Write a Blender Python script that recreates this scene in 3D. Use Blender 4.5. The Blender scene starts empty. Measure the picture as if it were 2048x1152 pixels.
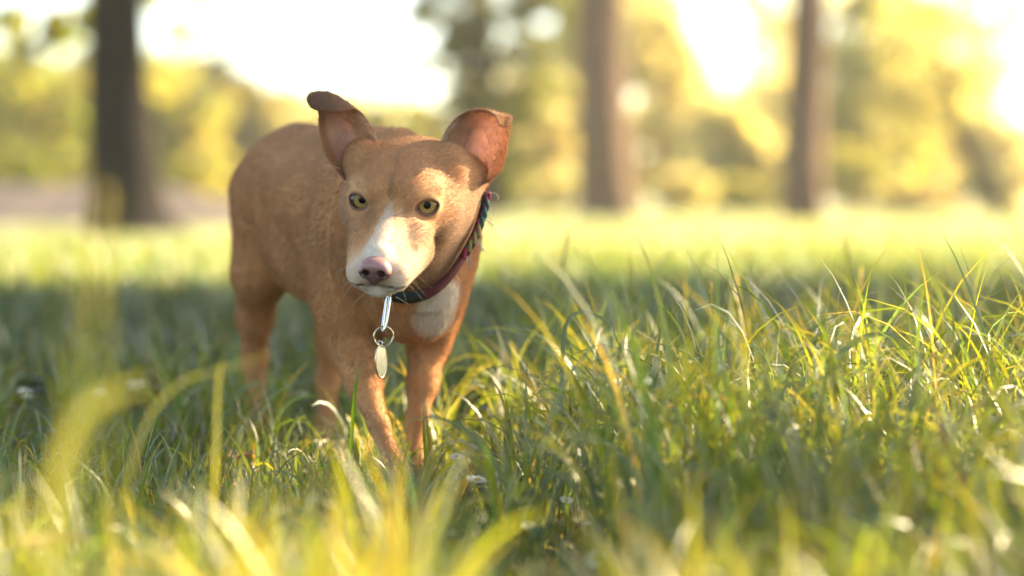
import bpy, math, random
import numpy as np
from mathutils import Vector, Matrix

random.seed(7)
rng = np.random.default_rng(7)
sc = bpy.context.scene
C = sc.collection

# ------------------------------------------------------------------ camera, sky, sun, exposure
CAM_H = 0.28
FPX = 85 / 36 * 2048            # focal length in pixels of the 2048 px wide photograph
PITCH = math.atan((576 - 405) / FPX)
cam_d = bpy.data.cameras.new('camera')
cam = bpy.data.objects.new('camera', cam_d)
C.objects.link(cam)
cam.location = (0, 0, CAM_H)
cam.rotation_euler = (math.pi / 2 - PITCH, 0, 0)
cam_d.lens = 85
cam_d.sensor_width = 36
cam_d.clip_start = 0.05
cam_d.clip_end = 2000
cam_d.dof.use_dof = True
cam_d.dof.focus_distance = 2.17
cam_d.dof.aperture_fstop = 2.8
cam_d.dof.aperture_blades = 0
sc.camera = cam

SUN_EL = math.radians(27)
SUN_AZ = math.radians(28)       # behind the picture plane, from the right
SUN = np.array([math.cos(SUN_EL) * math.cos(SUN_AZ), math.cos(SUN_EL) * math.sin(SUN_AZ), math.sin(SUN_EL)])

world = bpy.data.worlds.new('World')
sc.world = world
world.use_nodes = True
wn = world.node_tree
bg = wn.nodes['Background']
sky = wn.nodes.new('ShaderNodeTexSky')
sky.sky_type = 'NISHITA'
sky.sun_disc = False
sky.sun_elevation = SUN_EL
sky.sun_rotation = math.atan2(SUN[0], SUN[1])
sky.air_density = 1.0
sky.dust_density = 1.0
sky.ozone_density = 1.0
wn.links.new(sky.outputs[0], bg.inputs[0])
bg.inputs[1].default_value = 0.10

sun_d = bpy.data.lights.new('sun', 'SUN')
sun_d.energy = 5.0
sun_d.angle = math.radians(0.55)
sun_d.color = (1.0, 0.78, 0.46)
sun = bpy.data.objects.new('sun', sun_d)
C.objects.link(sun)
sun.rotation_euler = Vector(SUN).to_track_quat('Z', 'Y').to_euler()

sc.view_settings.view_transform = 'Standard'
sc.view_settings.look = 'None'
sc.view_settings.gamma = 1.0
sc.view_settings.exposure = 2.6
sc.render.engine = 'CYCLES'
sc.cycles.use_denoising = True
sc.cycles.denoiser = 'OPENIMAGEDENOISE'
sc.cycles.max_bounces = 8
sc.cycles.diffuse_bounces = 2
sc.cycles.transmission_bounces = 6
sc.cycles.transparent_max_bounces = 12
sc.cycles.volume_bounces = 1
sc.cycles.sample_clamp_indirect = 6.0
sc.cycles_curves.shape = 'RIBBONS'

FW = np.array([0, math.cos(PITCH), -math.sin(PITCH)])
UP = np.array([0, math.sin(PITCH), math.cos(PITCH)])


def W(px, py, Y):
    """a measured direction of the photograph and a real distance -> a point of the place"""
    d = FW + (px - 1024) / FPX * np.array([1, 0, 0]) + (576 - py) / FPX * UP
    return np.array([0, 0, CAM_H]) + d * (Y / d[1])


# ------------------------------------------------------------------ helpers
def tag(o, label=None, cat=None, group=None, kind=None):
    if label: o['label'] = label
    if cat: o['category'] = cat
    if group: o['group'] = group
    if kind: o['kind'] = kind
    return o


def empty(name, loc=(0, 0, 0)):
    o = bpy.data.objects.new(name, None)
    C.objects.link(o)
    o.location = loc
    o.empty_display_size = 0.05
    return o


def mesh_obj(name, V, F, mat=None, parent=None, smooth=True, col=None):
    """V (n,3), F list/array of faces; col (n,3) per-vertex colours"""
    me = bpy.data.meshes.new(name)
    V = np.asarray(V, dtype=np.float32)
    if isinstance(F, np.ndarray):
        nf, k = F.shape
        me.vertices.add(len(V))
        me.vertices.foreach_set('co', V.ravel())
        me.loops.add(nf * k)
        me.loops.foreach_set('vertex_index', F.astype(np.int32).ravel())
        me.polygons.add(nf)
        me.polygons.foreach_set('loop_start', np.arange(0, nf * k, k, dtype=np.int32))
        me.polygons.foreach_set('loop_total', np.full(nf, k, dtype=np.int32))
        me.update(calc_edges=True)
    else:
        me.from_pydata([tuple(v) for v in V], [], F)
        me.update()
    me.validate()
    if smooth:
        me.polygons.foreach_set('use_smooth', np.ones(len(me.polygons), dtype=bool))
    if col is not None:
        a = me.attributes.new('Col', 'FLOAT_COLOR', 'POINT')
        c4 = np.ones((len(V), 4), dtype=np.float32)
        c4[:, :3] = col
        a.data.foreach_set('color', c4.ravel())
    o = bpy.data.objects.new(name, me)
    C.objects.link(o)
    if mat: me.materials.append(mat)
    if parent: o.parent = parent
    return o


def new_mat(name):
    m = bpy.data.materials.new(name)
    m.use_nodes = True
    nt = m.node_tree
    nt.nodes.clear()
    out = nt.nodes.new('ShaderNodeOutputMaterial')
    return m, nt, out


def N(nt, t, **kw):
    n = nt.nodes.new(t)
    for k, v in kw.items():
        if k.startswith('i_'):
            n.inputs[k[2:].replace('_', ' ')].default_value = v
        else:
            setattr(n, k, v)
    return n


def mat_plain(name, color, rough=0.5, metal=0.0, noise=0.0, scale=40, bump=0.0, attr=False, spec=0.5):
    m, nt, out = new_mat(name)
    p = N(nt, 'ShaderNodeBsdfPrincipled')
    p.inputs['Roughness'].default_value = rough
    p.inputs['Metallic'].default_value = metal
    p.inputs['Specular IOR Level'].default_value = spec
    p.inputs['Base Color'].default_value = (*color, 1)
    src = None
    if attr:
        a = N(nt, 'ShaderNodeAttribute', attribute_name='Col')
        src = a.outputs['Color']
    tc = N(nt, 'ShaderNodeTexCoord')
    nz = N(nt, 'ShaderNodeTexNoise')
    nz.inputs['Scale'].default_value = scale
    nz.inputs['Detail'].default_value = 5
    nt.links.new(tc.outputs['Object'], nz.inputs['Vector'])
    if noise:
        hsv = N(nt, 'ShaderNodeHueSaturation')
        if src: nt.links.new(src, hsv.inputs['Color'])
        else: hsv.inputs['Color'].default_value = (*color, 1)
        mr = N(nt, 'ShaderNodeMapRange')
        mr.inputs['From Min'].default_value = 0.25
        mr.inputs['From Max'].default_value = 0.75
        mr.inputs['To Min'].default_value = 1 - noise
        mr.inputs['To Max'].default_value = 1 + noise
        nt.links.new(nz.outputs[0], mr.inputs[0])
        nt.links.new(mr.outputs[0], hsv.inputs['Value'])
        src = hsv.outputs[0]
    if src: nt.links.new(src, p.inputs['Base Color'])
    if bump:
        b = N(nt, 'ShaderNodeBump')
        b.inputs['Strength'].default_value = bump
        b.inputs['Distance'].default_value = 0.01
        nt.links.new(nz.outputs[0], b.inputs['Height'])
        nt.links.new(b.outputs[0], p.inputs['Normal'])
    nt.links.new(p.outputs[0], out.inputs[0])
    return m


def mat_leaf(name, trans=0.5, tint=(1.6, 1.35, 0.45), gloss=0.08, rough=0.35):
    """thin leaf: reflects its colour, lets a yellower light through, slight gloss"""
    m, nt, out = new_mat(name)
    a = N(nt, 'ShaderNodeAttribute', attribute_name='Col')
    d = N(nt, 'ShaderNodeBsdfDiffuse')
    t = N(nt, 'ShaderNodeBsdfTranslucent')
    g = N(nt, 'ShaderNodeBsdfGlossy')
    g.inputs['Roughness'].default_value = rough
    g.inputs['Color'].default_value = (1, 1, 1, 1)
    mul = N(nt, 'ShaderNodeMix', data_type='RGBA', blend_type='MULTIPLY')
    mul.inputs[0].default_value = 1
    nt.links.new(a.outputs['Color'], mul.inputs[6])
    mul.inputs[7].default_value = (*tint, 1)
    nt.links.new(a.outputs['Color'], d.inputs['Color'])
    nt.links.new(mul.outputs[2], t.inputs['Color'])
    m1 = N(nt, 'ShaderNodeMixShader')
    m1.inputs[0].default_value = trans
    nt.links.new(d.outputs[0], m1.inputs[1])
    nt.links.new(t.outputs[0], m1.inputs[2])
    lw = N(nt, 'ShaderNodeLayerWeight')
    lw.inputs['Blend'].default_value = .5
    pw = N(nt, 'ShaderNodeMath', operation='POWER')
    nt.links.new(lw.outputs['Facing'], pw.inputs[0])
    pw.inputs[1].default_value = 4
    ml = N(nt, 'ShaderNodeMath', operation='MULTIPLY_ADD')
    nt.links.new(pw.outputs[0], ml.inputs[0])
    ml.inputs[1].default_value = gloss * 4
    ml.inputs[2].default_value = gloss * .5
    m2 = N(nt, 'ShaderNodeMixShader')
    nt.links.new(ml.outputs[0], m2.inputs[0])
    nt.links.new(m1.outputs[0], m2.inputs[1])
    nt.links.new(g.outputs[0], m2.inputs[2])
    nt.links.new(m2.outputs[0], out.inputs[0])
    return m


def tube(pts, radii, n=10, cap=True):
    """swept round tube -> V, F(list)"""
    pts = np.asarray(pts, float)
    radii = np.asarray(radii, float)
    V, F = [], []
    t = np.gradient(pts, axis=0)
    t /= np.linalg.norm(t, axis=1)[:, None] + 1e-12
    ref = np.array([0, 0, 1.0]) if abs(t[0][2]) < 0.9 else np.array([1.0, 0, 0])
    u = np.cross(t[0], ref)
    u /= np.linalg.norm(u)
    for i in range(len(pts)):
        u = u - t[i] * (u @ t[i])
        u /= np.linalg.norm(u)
        v = np.cross(t[i], u)
        for k in range(n):
            a = 2 * math.pi * k / n
            V.append(pts[i] + radii[i] * (math.cos(a) * u + math.sin(a) * v))
    for i in range(len(pts) - 1):
        for k in range(n):
            a, b = i * n + k, i * n + (k + 1) % n
            F.append((a, b, b + n, a + n))
    if cap:
        F.append(tuple(range(n - 1, -1, -1)))
        F.append(tuple(range((len(pts) - 1) * n, len(pts) * n)))
    return V, F


def join_vf(parts):
    V, F = [], []
    for v, f in parts:
        o = len(V)
        V += list(v)
        F += [tuple(i + o for i in q) for q in f]
    return V, F


def catmull(P, n):
    P = np.asarray(P, float)
    m = len(P)
    Q = np.vstack([2 * P[0] - P[1], P, 2 * P[-1] - P[-2]])
    t = np.linspace(0, m - 1 - 1e-9, n)
    i = t.astype(int)
    f = (t - i)[:, None]
    a, b, c, d = Q[i], Q[i + 1], Q[i + 2], Q[i + 3]
    return 0.5 * (2 * b + (c - a) * f + (2 * a - 5 * b + 4 * c - d) * f ** 2 + (3 * b - a - 3 * c + d) * f ** 3)


def ground_z(x, y):
    x = np.asarray(x, float)
    y = np.asarray(y, float)
    return 0.008 * np.sin(1.7 * x + 0.6) * np.cos(1.3 * y + 0.4) + 0.03 * np.sin(0.11 * x + 0.5) * np.clip((y - 6) / 20, 0, 1)


def vnoise(P, f, seed=0):
    """cheap smooth noise 0..1"""
    r = np.random.default_rng(seed)
    o = np.zeros(len(P))
    for i in range(6):
        d = r.normal(size=3); d /= np.linalg.norm(d)
        o += np.sin(P @ d * f * r.uniform(.6, 1.6) * 6.28 + r.uniform(0, 6.28))
    return .5 + o / 9


# ------------------------------------------------------------------ ground
def build_ground():
    xs = np.concatenate([[-180, -110, -60], np.linspace(-25, 25, 101), [60, 110, 180]])
    ys = np.concatenate([[-60, -30, -12], np.linspace(-4, 46, 101), [60, 90, 130, 180, 260]])
    X, Y = np.meshgrid(xs, ys, indexing='ij')
    Z = ground_z(X, Y)
    V = np.stack([X, Y, Z], -1).reshape(-1, 3)
    ni, nj = X.shape
    idx = np.arange(ni * nj).reshape(ni, nj)
    F = np.stack([idx[:-1, :-1], idx[1:, :-1], idx[1:, 1:], idx[:-1, 1:]], -1).reshape(-1, 4)
    m, nt, out = new_mat('lawn_soil')
    p = N(nt, 'ShaderNodeBsdfPrincipled')
    p.inputs['Roughness'].default_value = 0.9
    p.inputs['Specular IOR Level'].default_value = 0.2
    tc = N(nt, 'ShaderNodeTexCoord')
    n1 = N(nt, 'ShaderNodeTexNoise'); n1.inputs['Scale'].default_value = 0.6; n1.inputs['Detail'].default_value = 6
    n2 = N(nt, 'ShaderNodeTexNoise'); n2.inputs['Scale'].default_value = 45; n2.inputs['Detail'].default_value = 8
    nt.links.new(tc.outputs['Object'], n1.inputs[0]); nt.links.new(tc.outputs['Object'], n2.inputs[0])
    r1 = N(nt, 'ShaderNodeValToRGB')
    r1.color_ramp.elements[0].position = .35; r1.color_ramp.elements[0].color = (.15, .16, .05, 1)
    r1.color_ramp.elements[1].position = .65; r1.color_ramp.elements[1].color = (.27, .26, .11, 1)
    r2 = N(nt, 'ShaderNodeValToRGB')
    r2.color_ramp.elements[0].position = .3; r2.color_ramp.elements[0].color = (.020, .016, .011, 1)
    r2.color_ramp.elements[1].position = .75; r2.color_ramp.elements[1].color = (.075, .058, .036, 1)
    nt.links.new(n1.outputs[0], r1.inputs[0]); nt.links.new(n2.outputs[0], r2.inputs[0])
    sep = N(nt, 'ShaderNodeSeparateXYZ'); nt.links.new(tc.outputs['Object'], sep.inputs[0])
    mr = N(nt, 'ShaderNodeMapRange')      # bare soil here, mown turf further out, the change painting in the shade edge
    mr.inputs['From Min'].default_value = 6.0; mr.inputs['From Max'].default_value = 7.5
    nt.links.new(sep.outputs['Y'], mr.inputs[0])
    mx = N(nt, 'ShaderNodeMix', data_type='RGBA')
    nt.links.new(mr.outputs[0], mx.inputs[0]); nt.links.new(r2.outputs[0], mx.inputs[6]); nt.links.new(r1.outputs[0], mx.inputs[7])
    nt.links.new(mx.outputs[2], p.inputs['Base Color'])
    b = N(nt, 'ShaderNodeBump'); b.inputs['Strength'].default_value = .6; b.inputs['Distance'].default_value = .02
    nt.links.new(n2.outputs[0], b.inputs['Height']); nt.links.new(b.outputs[0], p.inputs['Normal'])
    nt.links.new(p.outputs[0], out.inputs[0])
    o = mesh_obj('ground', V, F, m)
    tag(o, 'dark soil and mown turf of the park lawn', 'ground', kind='structure')


build_ground()

# low earth bank with a dusty path on top, far left behind the dark trunk
def build_bank():
    rows = []
    ys = [26.0, 27.2, 28.4, 29.6, 33.0, 36.0]
    zs = [-0.05, 0.12, 0.34, 0.46, 0.50, -0.05]
    xs = np.linspace(-22, -2.0, 60)
    V = []
    for i, x in enumerate(xs):
        e = min(1, (xs[-1] - x) / 2.5)
        for y, z in zip(ys, zs):
            V.append((x, y + .5 * math.sin(x * .7), z * e * (1 + .12 * math.sin(2.3 * x + y)) - (1 - e) * .05))
    n = len(ys)
    F = [(i * n + j, (i + 1) * n + j, (i + 1) * n + j + 1, i * n + j + 1) for i in range(len(xs) - 1) for j in range(n - 1)]
    m = mat_plain('bank_earth', (.10, .08, .068), .95, noise=.35, scale=1.5, bump=.4, spec=.1)
    tag(mesh_obj('earth_bank', V, F, m), 'low bare earth bank with a dusty path behind the dark trunk', 'bank', kind='structure')


build_bank()


# ------------------------------------------------------------------ trees
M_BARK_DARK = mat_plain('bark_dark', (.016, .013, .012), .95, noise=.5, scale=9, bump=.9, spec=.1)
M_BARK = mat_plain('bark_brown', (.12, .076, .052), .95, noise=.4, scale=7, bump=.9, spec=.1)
M_LEAF = mat_leaf('tree_leaf', .65, (1.75, 1.72, .75), .03)


def leaves_mesh(cs, rs, n, size, col, clump=0.16, seed=0, per=60):
    """n leaves in clumps inside ellipsoids cs/rs -> V, F, colours"""
    r = np.random.default_rng(seed)
    cs = np.asarray(cs, float); rs = np.asarray(rs, float)
    vol = rs.prod(1) ** (2 / 3)
    ncl = max(4, n // per)
    k = r.choice(len(cs), ncl, p=vol / vol.sum())
    d = r.normal(size=(ncl, 3)); d /= np.linalg.norm(d, axis=1)[:, None]
    rad = r.uniform(.35, 1.0, ncl) ** .5
    cl = cs[k] + d * rs[k] * rad[:, None]
    clr = clump * rs[k].mean(1) * r.uniform(.6, 1.5, ncl)
    which = r.integers(0, ncl, n)
    p = cl[which] + r.normal(size=(n, 3)) * clr[which][:, None] * np.array([1, 1, .7])
    return leaf_quads(p, size, col, r, shade=r.uniform(.75, 1.2, ncl)[which])


def leaf_quads(p, size, col, r, shade=None):
    n = len(p)
    a = r.normal(size=(n, 3)); a /= np.linalg.norm(a, axis=1)[:, None]
    b = np.cross(a, r.normal(size=(n, 3))); b /= np.linalg.norm(b, axis=1)[:, None]
    s = size * r.uniform(.6, 1.3, n)[:, None]
    nrm = np.cross(a, b)
    V = np.stack([p - a * s * .5, p + b * s * .28 + nrm * s * .06, p + a * s * .5, p - b * s * .28 + nrm * s * .06], 1).reshape(-1, 3)
    F = np.arange(4 * n).reshape(n, 4)
    c = np.asarray(col)[None] * r.uniform(.7, 1.3, (n, 1)) * np.stack([r.uniform(.8, 1.3, n), np.ones(n), r.uniform(.7, 1.2, n)], -1)
    if shade is not None: c = c * shade[:, None]
    return V, F, np.repeat(c, 4, 0)


def trunk_vf(base, pts, radii, limbs, flare=1.5, seed=0, fd=26):
    """tapered trunk with root flare, plus limbs [(start index 0..1, end point, r)]"""
    r = random.Random(seed)
    P = catmull(pts, 26)
    R = np.interp(np.linspace(0, 1, 26), np.linspace(0, 1, len(radii)), radii)
    tt = np.linspace(0, 1, 26)
    R = R * (1 + (flare - 1) * np.exp(-tt * fd))
    V, F = tube(P, R, 20)
    V = np.array(V)
    rr = np.random.default_rng(seed)
    ph = rr.uniform(0, 6, 4)
    for i in range(26):                       # buttresses and bark swell
        for k in range(20):
            a = 2 * math.pi * k / 20
            w = 1 + .05 * math.sin(5 * a + ph[0] + i * .2) + .04 * math.sin(3 * a + ph[1] - i * .4) + .22 * math.exp(-tt[i] * 24) * math.sin(4 * a + ph[2])
            V[i * 20 + k] = P[i] + (V[i * 20 + k] - P[i]) * w
    parts = [(V, F)]
    for s, e, rad in limbs:
        i = int(s * 25)
        a = P[i]; e = np.array(e)
        mid = (a + e) / 2 + np.array([r.uniform(-.2, .2), r.uniform(-.2, .2), r.uniform(.1, .4)])
        L = catmull([a, mid, e], 9)
        parts.append(tube(L, np.linspace(rad, rad * .25, 9), 8))
    return join_vf(parts)


def make_tree(name, label, base, pts, radii, limbs, crowns, n, size, col, bark, group=None, seed=0, flare=1.5, cat='tree', clump=.16, leaf=None, fd=26):
    t = empty(name, base)
    b = np.array(base)
    V, F = trunk_vf(base, pts, radii, limbs, flare, seed, fd)
    mesh_obj('trunk', np.array(V) - b, F, bark, t)
    if n:
        V, F, c = leaves_mesh([x[0] for x in crowns], [x[1] for x in crowns], n, size, col, clump, seed)
        o = mesh_obj('crown', V - b, F, leaf or M_LEAF, t, smooth=False, col=c)
    tag(t, label, cat, group)
    return t


def G(px, Y):
    p = W(px, 405, Y)
    return np.array([p[0], Y, float(ground_z(p[0], Y))])


OLIVE = (.17, .18, .03)
YEL = (.28, .27, .07)
PALE = (.40, .37, .23)

# left dark trunk
b = G(262, 19)
def at(px, py, Y): return W(px, py, Y)
top = at(225, -250, 19)
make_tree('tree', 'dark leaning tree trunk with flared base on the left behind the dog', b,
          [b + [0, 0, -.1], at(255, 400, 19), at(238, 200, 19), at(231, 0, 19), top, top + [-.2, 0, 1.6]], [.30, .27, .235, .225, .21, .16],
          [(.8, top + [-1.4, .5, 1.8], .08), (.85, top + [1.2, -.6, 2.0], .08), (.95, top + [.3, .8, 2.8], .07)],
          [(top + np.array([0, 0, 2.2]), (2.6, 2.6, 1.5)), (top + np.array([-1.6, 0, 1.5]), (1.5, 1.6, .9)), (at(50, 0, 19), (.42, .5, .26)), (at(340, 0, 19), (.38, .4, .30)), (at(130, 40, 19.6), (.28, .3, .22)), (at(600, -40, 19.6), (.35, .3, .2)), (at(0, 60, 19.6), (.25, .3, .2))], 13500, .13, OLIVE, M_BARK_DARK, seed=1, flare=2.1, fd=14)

# right pair of trunks
b = G(1210, 38)
top = at(1195, -350, 38)
make_tree('tree', 'broad brown tree trunk just right of the picture centre', b,
          [b + [0, 0, -.1], at(1206, 300, 38), at(1200, 100, 38), at(1198, -100, 38), top], [.46, .42, .39, .37, .32],
          [(.85, top + [-2.5, .5, 2.0], .14), (.9, top + [2.2, -.6, 2.4], .14)],
          [(top + np.array([0, 0, 2.5]), (4.0, 4.0, 2.2)), (top + np.array([-2, 0, .3]), (2.0, 2.0, 1.2))], 9000, .2, YEL, M_BARK, seed=2, flare=1.35)
b = G(1605, 30)
top = at(1625, -400, 30)
make_tree('tree', 'slimmer brown tree trunk at the right, before pale foliage', b,
          [b + [0, 0, -.1], at(1606, 330, 30), at(1612, 150, 30), at(1617, 0, 30), top], [.28, .26, .25, .24, .2],
          [(.85, top + [-1.8, .5, 1.6], .1), (.9, top + [2.0, -.6, 1.8], .1)],
          [(top + np.array([0, 0, 2.2]), (3.2, 3.2, 1.8))], 7000, .17, YEL, M_BARK, seed=3, flare=1.3)
# dark leafy tree in the centre
b = G(985, 46)
top = at(960, -120, 46)
make_tree('tree', 'dark olive tree with drooping crown right behind the dog’s ear'.replace('’', "'"), b,
          [b + [0, 0, -.1], at(985, 300, 46), at(968, 150, 46), at(962, 0, 46), top], [.34, .27, .24, .22, .16],
          [(.45, at(880, 120, 46), .12), (.5, at(1060, 100, 46), .12), (.75, at(860, -60, 46), .1)],
          [(at(890, 50, 46), (.85, .9, .85)), (at(985, 60, 46), (.9, .9, .9)), (at(1080, 50, 46), (.9, .9, .8)), (at(1010, 210, 46), (1.0, .8, .6)), (at(940, 150, 46), (.6, .8, .7)), (at(900, -80, 46), (1.3, 1.2, .8)), (at(1010, 350, 46), (.55, .6, .55))],
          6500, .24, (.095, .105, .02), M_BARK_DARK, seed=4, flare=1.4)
# leaning trunk far right
b = G(2030, 36)
make_tree('tree', 'thin dark trunk leaning left at the far right edge', b,
          [b + [0, 0, -.1], at(1985, 380, 36), at(1925, 270, 36), at(1895, 150, 36), at(1885, 0, 36)], [.13, .12, .11, .09, .05],
          [(.6, at(1800, 120, 36), .05), (.7, at(2000, 110, 36), .05)],
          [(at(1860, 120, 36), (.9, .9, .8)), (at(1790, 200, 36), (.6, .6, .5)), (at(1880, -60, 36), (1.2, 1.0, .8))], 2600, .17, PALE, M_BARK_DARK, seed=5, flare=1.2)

# far wood: each a tree of its own
far = [  # px, distance, crown top y, crown half width px, colour, leaves, label
    (40, 60, 95, 150, OLIVE, 3800, 'rounded yellow green tree at the left edge of the far wood'),
    (170, 72, 120, 130, YEL, 3000, 'tree of the far wood hidden behind the dark trunk'),
    (330, 64, 90, 110, YEL, 3200, 'bushy yellow green tree right of the dark trunk'),
    (450, 80, 110, 100, (.12, .11, .03), 3000, 'taller olive tree in the far wood above the rump'),
    (560, 84, 165, 95, PALE, 2800, 'pale low tree of the far wood over the back of the dog'),
    (690, 78, 190, 100, PALE, 3000, 'pale low tree of the far wood between the ears'),
    (820, 74, 185, 90, YEL, 3000, 'yellow tree of the far wood left of the drooping crown'),
    (1090, 76, 170, 100, PALE, 2600, 'pale tree of the far wood left of the broad brown trunk'),
    (1340, 66, -40, 130, PALE, 3400, 'tall pale tree of the far wood right of the broad brown trunk'),
    (1480, 58, 190, 100, PALE, 2600, 'low shadowed tree left of the slimmer brown trunk'),
    (1720, 62, -60, 140, YEL, 4200, 'tall yellow tree right of the slimmer brown trunk'),
    (1850, 70, 40, 120, PALE, 2800, 'yellow tree behind the leaning trunk'),
    (1420, 74, 60, 120, PALE, 3000, 'pale tree of the far wood midway between the two brown trunks'),
    (1110, 82, -30, 110, YEL, 3200, 'tall yellow tree of the far wood beside the broad brown trunk'),
    (1590, 80, 130, 110, PALE, 2800, 'pale tree of the far wood hidden behind the slimmer trunk'),
    (1500, 90, -160, 150, PALE, 2000, 'tall airy tree of the far wood with sky showing through it'),
    (240, 96, 20, 130, OLIVE, 2200, 'tall airy tree behind the dark trunk'),
    (1960, 92, -60, 110, PALE, 1300, 'airy tall tree in the upper right corner'),
    (2010, 66, 190, 110, PALE, 2600, 'pale tree of the far wood at the right edge'),
]
for i, (px, Y, ytop, hw, col, n, lab) in enumerate(far):
    b = G(px, Y)
    zt = W(px, ytop, Y)[2]
    hwm = hw / FPX * Y
    t0 = b + np.array([0, 0, zt * .75])
    rr = random.Random(i)
    cr = []
    for k in range(7):
        f = k / 6
        cr.append((b + np.array([rr.uniform(-.6, .6) * hwm, rr.uniform(-.5, .5) * hwm, zt * (.16 + .66 * f)]),
                   (hwm * rr.uniform(.45, .75), hwm * .6, zt * rr.uniform(.12, .2))))
    make_tree('tree', lab, b, [b + [0, 0, -.1], b + [.1, 0, zt * .3], t0], [.22, .17, .06],
              [(.4, b + np.array([-hwm * .6, 0, zt * .6]), .07), (.5, b + np.array([hwm * .6, 0, zt * .7]), .07)],
              cr, int(n * 1.25), .42, col, M_BARK, 'trees of the far wood', seed=20 + i, flare=1.3, clump=.26)
# low shrubs along the far edge of the lawn
shr = [(60, 44, 250, 120, OLIVE, 'olive shrub at the left edge of the lawn'), (390, 48, 300, 90, YEL, 'yellow green shrub on the lawn edge left of the rump'),
       (590, 52, 300, 90, PALE, 'pale shrub on the lawn edge behind the back'), (1110, 54, 330, 70, PALE, 'pale shrub left of the foot of the broad trunk'),
       (1350, 50, 340, 90, PALE, 'pale shrub between the two brown trunks'), (1500, 55, 350, 70, YEL, 'yellow green shrub left of the foot of the slimmer trunk'),
       (1830, 48, 370, 90, (.26, .22, .12), 'low brownish shrub right of the slimmer trunk'), (1720, 56, 260, 80, YEL, 'yellow shrub behind the slimmer trunk')]
for i, (px, Y, ytop, hw, col, lab) in enumerate(shr):
    b = G(px, Y)
    zt = W(px, ytop, Y)[2]
    hwm = hw / FPX * Y
    cr = [(b + np.array([random.uniform(-.5, .5) * hwm, random.uniform(-.4, .4) * hwm, zt * random.uniform(.3, .65)]), (hwm * .55, hwm * .5, zt * .3)) for _ in range(5)]
    make_tree('shrub', lab, b, [b + [0, 0, -.1], b + [.05, 0, zt * .3], b + [0, 0, zt * .6]], [.08, .06, .03], [(.3, b + np.array([hwm * .5, 0, zt * .5]), .03)],
              cr, 1800, .2, col, M_BARK, 'shrubs at the lawn edge', seed=60 + i, flare=1.2, cat='shrub')


# tree overhead and to the right whose crown shades the middle of the lawn and the dog's back
def shade_mask(x, y):
    w = .10 * np.sin(3.1 * x + .5) + .06 * np.sin(7.3 * x + 2)
    band = (y > 2.62 + w) & (y < 6.3 + .55 * np.sin(1.3 * x + 1) + .35 * np.sin(3.1 * x + .4))
    body = (x < -.68 + .03 * np.sin(9 * y)) & (y > 1.80) & (y < 3)
    left = (x < -.43 + .05 * np.sin(6 * y)) & (y > 2.05 + .5 * w) & (y < 2.7) & (np.sin(14 * x + 3) * np.sin(11 * y + 1) > -.62)
    dn = np.sin(8.3 * x + 2.1) * np.sin(9.1 * y + .3 + 3 * x) + .35 * np.sin(19 * x - 7 * y)
    dap = ((x > -.12) & (y > 1.5) & (dn > .62)) | ((y > .85) & (y < 1.72) & (x > -.10) & (dn > .15))
    left2 = (x > -.45) & (x < -.13 + .04 * np.sin(11 * y)) & (y > 1.70) & (y < 2.08) & (dn < .45)
    return band | body | left | dap | left2


def build_shade_tree():
    r = np.random.default_rng(99)
    n = 60000
    gx = r.uniform(-5.5, 4.5, n * 2); gy = r.uniform(.5, 9, n * 2)
    k = shade_mask(gx, gy)
    gx, gy = gx[k][:n], gy[k][:n]
    t = r.uniform(7.2, 10.5, len(gx))
    p = np.stack([gx, gy, np.zeros_like(gx)], -1) + t[:, None] * SUN
    V, F, c = leaf_quads(p, .14, OLIVE, r)
    b = np.array([8.2, 12.5, 0.0])
    tr = empty('tree', b)
    top = np.array([7.6, 10.5, 3.9])
    V2, F2 = trunk_vf(b, [b + [0, 0, -.1], b + [-.1, -.3, 1.4], b + [-.3, -1, 2.6], top], [.34, .28, .24, .18],
                      [(.9, (3.5, 9.0, 4.0), .13), (.95, (10.5, 8.2, 4.2), .12), (.85, (6.5, 6.6, 3.8), .12), (.9, (8.5, 12, 5), .1)], 1.6, 9)
    mesh_obj('trunk', np.array(V2) - b, F2, M_BARK_DARK, tr)
    mesh_obj('crown', V - b, F, M_LEAF, tr, smooth=False, col=c)
    tag(tr, 'spreading tree beyond the right edge whose crown shades the lawn', 'tree')


build_shade_tree()


# added unseen tree behind the camera, its canopy put overhead to cut skylight
def build_sky_blocker():
    r = np.random.default_rng(98)
    n = 30000
    ncl = 420
    cl = np.stack([r.uniform(-9, 8, ncl), r.uniform(-7, 9, ncl), r.uniform(4.2, 7.0, ncl)], -1)
    p = cl[r.integers(0, ncl, n)] + r.normal(size=(n, 3)) * np.array([.42, .42, .28])
    gx = p[:, 0] - p[:, 2] * SUN[0] / SUN[2]; gy_ = p[:, 1] - p[:, 2] * SUN[1] / SUN[2]
    lit = (gx > -1.6) & (gx < 3) & (gy_ > .3) & (gy_ < 20) & ~shade_mask(gx, gy_)
    p = p[~lit & (p[:, 2] > 3.4)]
    V, F, c = leaf_quads(p, .17, OLIVE, r)
    b = np.array([-4.6, -2.5, 0.0])
    tr = empty('tree', b)
    top = b + np.array([.4, .6, 4.6])
    V2, F2 = trunk_vf(b, [b + [0, 0, -.1], b + [.05, .1, 1.6], b + [.2, .3, 3.2], top], [.36, .3, .27, .2],
                      [(.85, (-.5, 1.0, 5.4), .15), (.9, (-7.5, 1.5, 5.6), .13), (.9, (2.5, -3.5, 5.5), .13), (.95, (-3.5, 6.0, 5.8), .12)], 1.6, 10)
    mesh_obj('trunk', np.array(V2) - b, F2, M_BARK_DARK, tr)
    mesh_obj('crown', V - b, F, M_LEAF, tr, smooth=False, col=c)
    tag(tr, 'unseen tree added behind the camera, its crown cutting the skylight', 'tree')


build_sky_blocker()


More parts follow.
